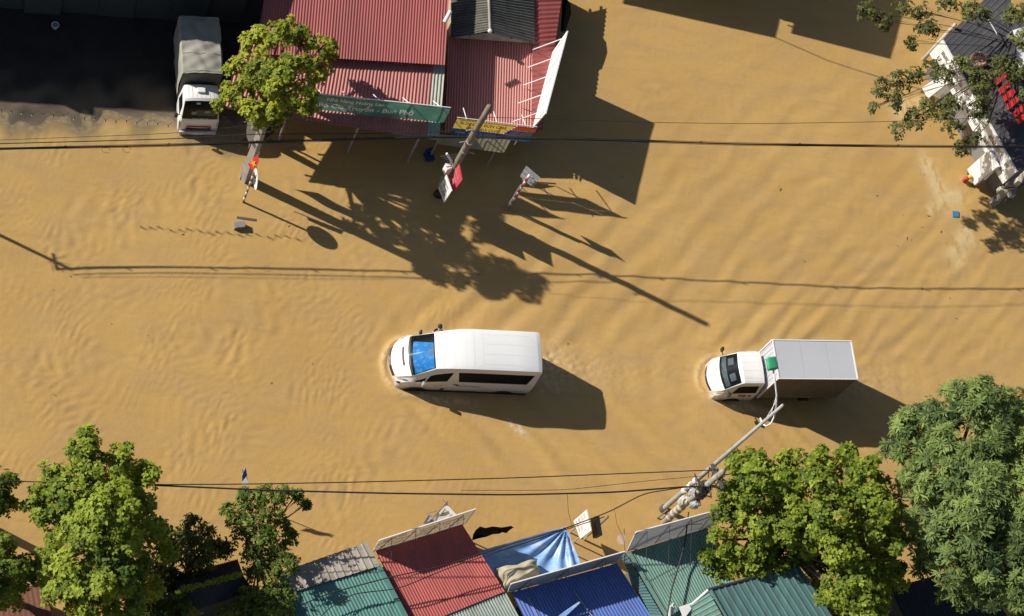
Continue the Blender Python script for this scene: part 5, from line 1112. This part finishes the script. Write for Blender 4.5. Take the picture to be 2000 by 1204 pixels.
for sg in (1, -1):
    LB(B.patch(((L2 - .95, .72*sg), (L2 - .20, .735*sg), (L2 - .30, .57*sg), (L2 - .9, .55*sg)), .008, 8, 4), 'door_window', M['glass_dark'], t, smooth=True, fix=False)
    LB(B.patch(((L2 + .02, .72*sg), (L2 + .085, .68*sg), (L2 + .085, .48*sg), (L2 + .03, .52*sg)), .012, 4, 4), 'headlight', M['lamp_glass'], t, smooth=True, fix=False)
    wheel(t, L2 - .55, sg*.68, -.05, .36); wheel(t, -L2 + .8, sg*.66, -.05, .36, .3)
    mirror_(t, V((L2 - .15, sg*.79, 1.1)), V((L2 - .05, sg*.96, 1.2)), (.1, .14, .24))
for v_ in (-.32, -.22, -.12, -.02, .08, .18, .28): LB(B.patch(((L2 - 1.05, v_ - .008), (L2 - .5, v_ - .008), (L2 - .5, v_ + .008), (L2 - 1.05, v_ + .008)), .010, 6, 1), 'roof_rib', M['white_cab'], t, fix=False)
LB(MB().box((L2 - .78, -.02, 1.99), (.22, .32, .1)), 'roof_vent', M['white_cab'], t, bevel=.03)
LB(MB().box((L2 + .115, 0, .40), (.05, 1.0, .12)), 'grille', M['black'], t, bevel=.01); LB(MB().box((L2 + .115, 0, .60), (.04, 1.0, .04)), 'grille_trim', M['red_ink'], t)
LB(MB().box((L2 + .14, 0, .14), (.10, 1.5, .2)), 'bumper', M['white_cab'], t, bevel=.04); LB(MB().box((L2 + .195, 0, .14), (.012, .45, .11)), 'number_plate', M['white_board'], t)
cx0, cx1, cw, cz0, cz1 = -L2 - .05, L2 - 1.24, .80, .35, 2.5
def canvas(s, u):
    x = lerp(cx1, cx0, s); a_ = (u - .5)*2
    wr = .030*math.sin(16*s + 6*a_ + 1.5*math.sin(7*a_)) + .020*math.sin(31*s - 9*a_) + .022*math.sin(4*s + 13*a_*a_)
    k = abs(a_)
    if k < .62: y = a_/.62*cw; z = cz1 + .06*(1 - (k/.62)**2) + wr*.7
    else: y = math.copysign(cw + .02 + wr*.5, a_); z = cz1 - (k - .62)/.38*(cz1 - .75)
    return V((x, y, z))
cv = LB(MB().grid(canvas, 46, 44), 'canvas_cover', M['canvas'], t, smooth='angle', fix=False)
LB(MB().box((cx1 - .015, 0, 1.5), (.03, 2*cw - .04, 1.96)), 'load_front', M['canvas_dark'], t)
for i in range(4): x_ = lerp(cx0 + .1, cx1 - .1, i/3); LB(MB().tube([V((x_, y_, cz1 + .06*(1 - (y_/cw)**2) + .035)) for y_ in [lerp(-cw*.98, cw*.98, k/8) for k in range(9)]], .010, 5), 'rope', M['cloth'], cv)
LB(MB().box(((cx0 + cx1)/2, 0, .55), (cx1 - cx0 - .05, 2*cw - .06, .5)), 'bed', M['wall_dark'], t)
LB(MB().box((-.2, 0, .2), (tl - .8, 1.0, .2)), 'chassis', M['black'], t)

# ================================================================= SMALL THINGS
p = P(466, 444, 0)
tag(MB().obox(p + V((-.2, -.16, -.15)), (.42, .1, .05), (-.06, .26, 0), (.03, 0, .34)).build('broken_block', M['wall_grey'], bevel=.02), 'grey broken block sticking out of the water below the round sign', 'block')
tag(MB().obox(P(462, 428, -.03), (.78, -.02, 0), (.01, .11, 0), (0, 0, .04)).build('floating_plank', M['dark_steel'], bevel=.01), 'dark plank floating just above the broken block', 'plank')
tag(MB().obox(P(1860, 425, .0), (.30, .03, .02), (.02, .30, 0), (0, 0, .05)).build('floating_board', M['plastic_blue'], bevel=.01), 'blue square board floating near the right edge', 'board')
p = P(1883, 354, 0); t = thing('marker_post', 'small red post with yellow top beside the white upright sign box', 'post', p)
MB().tube([p - V((0, 0, .6)), p + V((0, 0, .3)), p + V((0, 0, .34))], [.11, .11, .06], 10).build('post', M['red_ink'], t, smooth=True)
MB().ball(p + V((.10, .03, .40)), (.12, .1, .09)).build('cap', M['yellow_ink'], t, smooth=True); MB().ball(p + V((-.1, -.05, .22)), (.1, .09, .08)).build('side_outlet', M['red'], t, smooth=True)
c = P(108, 49, .35)
t = thing('basin', 'small pale round basin on the dark forecourt, top left', 'basin', V((c.x, c.y, .1)))
MB().tube([c + V((.14*math.cos(a_), .14*math.sin(a_), 0)) for a_ in [2*math.pi*k/18 for k in range(19)]], .022, 6).build('rim', M['white_board'], t, smooth=True)
MB().tube([V((c.x, c.y, .1)), V((c.x, c.y, .33))], [.10, .13], 16).build('bowl', M['grey_board'], t, smooth=True)
p = P(838, 308, .1)
t = thing('plastic_chair', 'dark blue plastic chair half under water below the red awning', 'chair', V((p.x, p.y, -.25)))
MB().box(p + V((0, 0, .05)), (.4, .38, .03), .5).build('seat', M['blue'], t, bevel=.01); MB().box(p + V((-.1, .17, .28)), (.36, .03, .42), .5).build('backrest', M['blue'], t, bevel=.01)
for dx in (-.15, .15):
    for dy in (-.14, .14): MB().tube([p + V((dx, dy, -.4)), p + V((dx, dy, .04))], .02, 6).build('leg', M['blue'], t)

rd_ = random.Random(9); mb = MB()
for i in range(34):
    if i < 22: p = P(rd_.uniform(60, 1950), rd_.uniform(320, 900), 0.012)
    else: p = P(rd_.gauss(1800, 60), rd_.gauss(430, 90), 0.012)
    a_ = rd_.uniform(0, 3.14); u_ = V((math.cos(a_), math.sin(a_), 0)); w_ = V((-u_.y, u_.x, 0)); L_ = rd_.uniform(.03, .10); k_ = rd_.uniform(.12, .3)
    mb.prism([p - u_*L_, p - w_*L_*k_, p + u_*L_, p + w_*L_*k_], (0, 0, .012))
o = mb.build('floating_litter', M['bark']); tag(o, 'dark leaves and twigs scattered over the brown water', 'litter'); o['kind'] = 'stuff'

# ================================================================= TREES
def rosettes(cen, nrm_, size, nl, lw, droop, rng, tint):
    """many small leaf whorls as one mesh: every leaf is two bent quads"""
    n = len(cen); k = n*nl
    c = np.repeat(cen, nl, 0); nr = np.repeat(nrm_, nl, 0); sz = np.repeat(size, nl)*rng.uniform(.7, 1.2, k); tn = np.clip(np.repeat(tint, nl) + rng.normal(0, .12, k), 0, 1)
    a = rng.uniform(0, 2*math.pi, k)
    up = np.where(np.abs(nr[:, 2:3]) < .9, np.array([[0, 0, 1.]]), np.array([[1., 0, 0]]))
    u = np.cross(nr, up); u /= np.linalg.norm(u, axis=1, keepdims=True); w_ = np.cross(nr, u)
    rad = u*np.cos(a)[:, None] + w_*np.sin(a)[:, None]
    lift = rng.uniform(.10, .65, k)[:, None]
    d1 = rad + nr*lift; d1 /= np.linalg.norm(d1, axis=1, keepdims=True)
    d2 = rad + nr*(lift - droop); d2 /= np.linalg.norm(d2, axis=1, keepdims=True)
    sd = np.cross(nr, rad); sd = sd + rng.normal(0, .25, sd.shape); sd /= np.linalg.norm(sd, axis=1, keepdims=True)
    s3 = sz[:, None]; hw = s3*lw
    b0 = c + d1*s3*.06
    m = c + d1*s3*.55; tip = m + d2*s3*.5
    v = np.stack([b0, m + sd*hw, m - sd*hw, tip + sd*hw*.35, tip - sd*hw*.35], 1).reshape(-1, 3)
    i0 = np.arange(k)*5
    f1 = np.stack([i0, i0 + 1, i0 + 2], 1); f2 = np.stack([i0 + 1, i0 + 3, i0 + 4], 1); f3 = np.stack([i0 + 1, i0 + 4, i0 + 2], 1)
    return v, np.concatenate([f1, f2, f3]), np.repeat(tn, 5)
SUNV = -np.array(SD)
def tree(name, lab, base, lobes, m, leaf=.13, nl=7, lw=.26, droop=.5, dens=26, sub=14, subr=.34, jit=(.72, 1.06), seed=0, trunk=.16, tint_mu=.5, tint_sd=.22, fill=.35, group=None):
    rng = np.random.default_rng(seed); base = V(base)
    t = thing(name, lab, 'tree', V((base.x, base.y, 0)), group=group)
    cs = []; ns = []; tn = []
    wl = []
    for (x, y, z, rp) in lobes:
        c = P(x, y, z) + V((0, 0, rng.normal(0, .25))); r = rp/50.0*.94*rng.uniform(.85, 1.1); wl.append((c, r))
    for (c, r) in wl:
        c_ = np.array(c); lt = rng.normal(0, .13)
        q = rng.normal(size=(sub, 3)); q[:, 2] = q[:, 2]*.8 + .25; q /= np.linalg.norm(q, axis=1, keepdims=True)
        for d_ in q:
            r2 = r*subr*rng.uniform(.65, 1.25); cc = c_ + d_*r*rng.uniform(.55, .92); st = lt + rng.normal(0, .10)
            k = max(3, int(4*math.pi*r2*r2*dens))
            g = rng.normal(size=(k, 3)); g[:, 2] += .35; g /= np.linalg.norm(g, axis=1, keepdims=True)
            cs.append(cc + g*r2*rng.uniform(jit[0], jit[1], (k, 1))*np.array([1, 1, .85])); nn_ = g*.9 + d_*.5 + np.array([0, 0, .45]) + SUNV*.55; ns.append(nn_/np.linalg.norm(nn_, axis=1, keepdims=True)); tn.append(tint_mu + st + rng.normal(0, tint_sd, k))
        k = int(4*math.pi*r*r*dens*fill*.5)
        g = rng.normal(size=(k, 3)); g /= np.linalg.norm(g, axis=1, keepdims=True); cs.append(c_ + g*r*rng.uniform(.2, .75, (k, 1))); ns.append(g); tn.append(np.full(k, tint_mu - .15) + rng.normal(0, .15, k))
    cs = np.concatenate(cs); ns = np.concatenate(ns); tn = np.clip(np.concatenate(tn), 0, 1)
    sz = leaf*rng.uniform(.7, 1.25, len(cs))
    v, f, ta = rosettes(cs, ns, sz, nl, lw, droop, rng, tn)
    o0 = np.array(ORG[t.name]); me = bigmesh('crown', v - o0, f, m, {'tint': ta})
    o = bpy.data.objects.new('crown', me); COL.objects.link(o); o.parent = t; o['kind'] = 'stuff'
    # trunk and limbs
    top = sum((c for c, r in wl), V())/len(wl); fork = V((lerp(base.x, top.x, .5), lerp(base.y, top.y, .5), max(.6, top.z*.5)))
    mb = MB().tube([V((base.x, base.y, -1.4)), V((base.x, base.y, 0)), lerp(V((base.x, base.y, 0)), fork, .55) + V((.05, -.04, 0)), fork], [trunk*1.25, trunk*1.1, trunk*.9, trunk*.75], 9)
    tr = mb.build('trunk', M['bark'], t, smooth=True)
    for i, (c, r) in enumerate(wl):
        mid = lerp(fork, c, .55) + V((rng.normal(0, .12), rng.normal(0, .12), rng.normal(.1, .1)))
        mbl = MB().tube([fork - V((0, 0, .1)), mid, c, c + (c - mid).normalized()*r*.5], [trunk*.5, trunk*.32, trunk*.16, .012], 6)
        for j in range(5):
            d_ = V(rng.normal(size=3)); d_.normalize(); d_.z = abs(d_.z)*.6; mbl.tube([lerp(mid, c, .3 + .15*j), c + d_*r*.7], [trunk*.10, .008], 4)
        mbl.build('limb', M['bark'], tr, smooth=True, fix=False)
    return t
def under(x, y, z): p = P(x, y, z); return V((p.x, p.y, 0))

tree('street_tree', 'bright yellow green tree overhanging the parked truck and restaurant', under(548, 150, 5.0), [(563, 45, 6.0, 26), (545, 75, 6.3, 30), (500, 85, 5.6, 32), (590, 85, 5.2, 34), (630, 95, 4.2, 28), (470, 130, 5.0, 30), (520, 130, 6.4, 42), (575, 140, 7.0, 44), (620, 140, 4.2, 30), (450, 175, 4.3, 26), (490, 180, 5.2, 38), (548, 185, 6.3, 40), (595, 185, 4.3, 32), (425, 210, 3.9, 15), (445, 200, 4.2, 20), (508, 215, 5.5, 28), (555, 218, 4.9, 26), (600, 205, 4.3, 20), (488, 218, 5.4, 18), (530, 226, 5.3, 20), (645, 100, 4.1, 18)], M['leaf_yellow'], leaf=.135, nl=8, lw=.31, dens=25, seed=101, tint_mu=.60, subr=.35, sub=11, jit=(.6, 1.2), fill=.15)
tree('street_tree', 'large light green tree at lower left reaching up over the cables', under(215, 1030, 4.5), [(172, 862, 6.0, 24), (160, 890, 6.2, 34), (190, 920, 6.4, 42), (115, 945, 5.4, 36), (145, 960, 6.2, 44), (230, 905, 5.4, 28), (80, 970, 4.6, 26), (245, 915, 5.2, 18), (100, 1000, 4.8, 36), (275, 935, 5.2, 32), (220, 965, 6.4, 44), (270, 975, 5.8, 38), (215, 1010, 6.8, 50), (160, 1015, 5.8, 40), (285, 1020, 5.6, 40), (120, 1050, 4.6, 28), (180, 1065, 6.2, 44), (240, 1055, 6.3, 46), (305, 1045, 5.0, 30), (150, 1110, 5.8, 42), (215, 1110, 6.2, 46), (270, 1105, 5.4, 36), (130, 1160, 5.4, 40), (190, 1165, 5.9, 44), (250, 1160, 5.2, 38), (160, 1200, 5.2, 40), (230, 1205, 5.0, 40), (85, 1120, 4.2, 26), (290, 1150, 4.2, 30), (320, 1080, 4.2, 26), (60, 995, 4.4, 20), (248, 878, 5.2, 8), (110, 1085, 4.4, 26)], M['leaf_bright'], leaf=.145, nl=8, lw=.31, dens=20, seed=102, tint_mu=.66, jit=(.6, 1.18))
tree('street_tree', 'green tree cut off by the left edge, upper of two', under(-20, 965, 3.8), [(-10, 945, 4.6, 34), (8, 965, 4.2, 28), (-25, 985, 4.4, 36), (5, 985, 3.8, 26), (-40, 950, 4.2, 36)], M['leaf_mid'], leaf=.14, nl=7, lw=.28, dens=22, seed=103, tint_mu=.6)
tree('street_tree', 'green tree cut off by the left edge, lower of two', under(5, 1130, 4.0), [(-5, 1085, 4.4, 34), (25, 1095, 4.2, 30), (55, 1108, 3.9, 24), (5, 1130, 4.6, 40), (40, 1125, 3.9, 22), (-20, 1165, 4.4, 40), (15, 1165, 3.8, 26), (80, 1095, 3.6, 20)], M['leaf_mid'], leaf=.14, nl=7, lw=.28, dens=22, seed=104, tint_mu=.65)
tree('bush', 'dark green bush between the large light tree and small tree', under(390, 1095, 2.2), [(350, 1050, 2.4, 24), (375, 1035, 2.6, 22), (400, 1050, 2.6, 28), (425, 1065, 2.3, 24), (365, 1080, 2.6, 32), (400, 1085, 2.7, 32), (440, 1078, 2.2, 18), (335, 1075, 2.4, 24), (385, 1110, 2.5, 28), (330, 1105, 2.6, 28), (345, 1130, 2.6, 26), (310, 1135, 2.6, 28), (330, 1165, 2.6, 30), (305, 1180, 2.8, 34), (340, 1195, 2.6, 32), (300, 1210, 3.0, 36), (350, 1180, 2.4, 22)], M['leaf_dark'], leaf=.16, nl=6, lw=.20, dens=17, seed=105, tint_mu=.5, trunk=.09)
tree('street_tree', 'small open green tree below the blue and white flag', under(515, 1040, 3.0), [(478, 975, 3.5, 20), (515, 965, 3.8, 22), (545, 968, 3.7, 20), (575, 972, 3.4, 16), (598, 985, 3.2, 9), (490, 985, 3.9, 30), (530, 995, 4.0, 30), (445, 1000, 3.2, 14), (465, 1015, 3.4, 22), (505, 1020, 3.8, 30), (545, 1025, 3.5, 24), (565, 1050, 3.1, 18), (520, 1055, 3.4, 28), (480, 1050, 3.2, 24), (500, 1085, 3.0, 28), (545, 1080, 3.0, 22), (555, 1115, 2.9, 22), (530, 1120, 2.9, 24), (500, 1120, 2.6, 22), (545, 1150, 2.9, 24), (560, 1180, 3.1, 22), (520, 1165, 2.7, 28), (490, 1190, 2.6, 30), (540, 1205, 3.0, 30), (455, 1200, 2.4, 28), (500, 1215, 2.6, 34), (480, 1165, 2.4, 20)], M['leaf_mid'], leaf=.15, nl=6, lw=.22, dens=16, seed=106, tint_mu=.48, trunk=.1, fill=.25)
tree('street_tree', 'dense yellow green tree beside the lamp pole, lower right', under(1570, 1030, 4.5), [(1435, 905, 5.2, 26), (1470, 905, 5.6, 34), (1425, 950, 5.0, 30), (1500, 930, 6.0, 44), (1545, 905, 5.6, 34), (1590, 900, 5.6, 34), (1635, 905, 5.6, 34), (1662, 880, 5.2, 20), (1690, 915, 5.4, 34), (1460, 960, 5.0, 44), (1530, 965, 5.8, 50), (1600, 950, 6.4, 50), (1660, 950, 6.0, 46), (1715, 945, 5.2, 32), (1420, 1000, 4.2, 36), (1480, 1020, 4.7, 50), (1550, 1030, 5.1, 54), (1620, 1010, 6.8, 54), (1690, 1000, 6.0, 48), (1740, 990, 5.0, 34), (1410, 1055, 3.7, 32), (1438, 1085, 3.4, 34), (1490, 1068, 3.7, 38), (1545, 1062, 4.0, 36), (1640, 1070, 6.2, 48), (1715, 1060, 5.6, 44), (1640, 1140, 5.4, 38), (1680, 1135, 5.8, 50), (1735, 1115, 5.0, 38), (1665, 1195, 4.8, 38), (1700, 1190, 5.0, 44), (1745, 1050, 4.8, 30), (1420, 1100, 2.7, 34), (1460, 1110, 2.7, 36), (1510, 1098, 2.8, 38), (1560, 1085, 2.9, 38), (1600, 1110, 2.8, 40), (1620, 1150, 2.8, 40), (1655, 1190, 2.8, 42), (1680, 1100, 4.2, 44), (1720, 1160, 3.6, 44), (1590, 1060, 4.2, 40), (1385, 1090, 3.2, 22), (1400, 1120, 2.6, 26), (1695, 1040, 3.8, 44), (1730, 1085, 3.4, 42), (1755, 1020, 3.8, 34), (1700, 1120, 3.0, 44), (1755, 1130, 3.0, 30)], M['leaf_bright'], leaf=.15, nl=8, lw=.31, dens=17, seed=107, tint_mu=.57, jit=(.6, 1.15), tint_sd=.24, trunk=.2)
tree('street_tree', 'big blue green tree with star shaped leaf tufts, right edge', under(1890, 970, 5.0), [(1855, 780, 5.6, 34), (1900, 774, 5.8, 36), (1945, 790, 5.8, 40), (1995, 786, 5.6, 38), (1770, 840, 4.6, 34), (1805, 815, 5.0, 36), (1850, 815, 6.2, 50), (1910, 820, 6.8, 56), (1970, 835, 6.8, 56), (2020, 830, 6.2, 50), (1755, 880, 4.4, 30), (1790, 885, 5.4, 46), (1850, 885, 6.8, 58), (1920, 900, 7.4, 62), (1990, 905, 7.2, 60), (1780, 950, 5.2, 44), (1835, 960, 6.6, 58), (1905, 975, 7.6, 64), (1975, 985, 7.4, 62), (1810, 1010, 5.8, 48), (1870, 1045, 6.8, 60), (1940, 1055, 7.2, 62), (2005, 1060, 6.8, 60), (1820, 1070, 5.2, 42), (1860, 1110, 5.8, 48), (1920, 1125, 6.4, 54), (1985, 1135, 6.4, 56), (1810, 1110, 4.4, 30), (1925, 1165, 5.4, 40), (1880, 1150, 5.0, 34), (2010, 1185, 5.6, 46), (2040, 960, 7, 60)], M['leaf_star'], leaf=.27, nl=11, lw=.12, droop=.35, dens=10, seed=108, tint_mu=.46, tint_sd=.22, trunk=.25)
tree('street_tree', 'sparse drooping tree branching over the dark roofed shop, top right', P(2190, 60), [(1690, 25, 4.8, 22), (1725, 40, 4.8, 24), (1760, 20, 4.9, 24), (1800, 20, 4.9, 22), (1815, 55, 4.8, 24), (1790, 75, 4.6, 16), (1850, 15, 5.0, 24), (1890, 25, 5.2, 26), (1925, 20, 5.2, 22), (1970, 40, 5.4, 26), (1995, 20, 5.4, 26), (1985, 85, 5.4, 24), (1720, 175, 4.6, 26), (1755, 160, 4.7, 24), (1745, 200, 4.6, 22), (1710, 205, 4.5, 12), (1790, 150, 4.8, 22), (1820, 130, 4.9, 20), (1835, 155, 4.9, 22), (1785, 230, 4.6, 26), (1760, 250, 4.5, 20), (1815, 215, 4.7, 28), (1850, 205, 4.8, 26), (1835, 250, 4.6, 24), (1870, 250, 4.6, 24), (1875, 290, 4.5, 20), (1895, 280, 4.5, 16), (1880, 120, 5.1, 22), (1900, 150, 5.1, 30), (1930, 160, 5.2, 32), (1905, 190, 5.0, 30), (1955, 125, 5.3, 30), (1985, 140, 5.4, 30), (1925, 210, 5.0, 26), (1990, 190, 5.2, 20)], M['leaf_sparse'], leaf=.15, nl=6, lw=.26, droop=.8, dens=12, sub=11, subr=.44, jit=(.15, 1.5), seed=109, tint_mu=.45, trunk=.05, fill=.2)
# vine along the shed ridge
rng = np.random.default_rng(44); a_, b_ = np.array(SHED_RIDGE[0]), np.array(SHED_RIDGE[1])
k = 260; s_ = rng.uniform(0, 1, k)[:, None]; cc = a_*(1 - s_) + b_*s_ + rng.normal(0, .035, (k, 3)) + np.array([0, 0, .12])
k2 = 120; s2 = rng.uniform(0, 1, k2)[:, None]; e_ = np.array(P(385, 1205, 2.2)); cc = np.concatenate([cc, a_*(1 - s2) + e_*s2 + rng.normal(0, .05, (k2, 3)) + np.array([0, 0, .14])])
nn_ = rng.normal(0, .4, cc.shape) + np.array([0, 0, 1]); nn_ /= np.linalg.norm(nn_, axis=1, keepdims=True)
v, f, ta = rosettes(cc, nn_, np.full(len(cc), .07), 6, .35, .4, rng, rng.uniform(.4, 1, len(cc)))
vo = bpy.data.objects.new('climbing_vine', bigmesh('climbing_vine', v, f, M['leaf_yellow'], {'tint': ta})); COL.objects.link(vo)
tag(vo, 'yellow green vine creeping along the ridge of the near black shed roof', 'vine'); vo['kind'] = 'stuff'
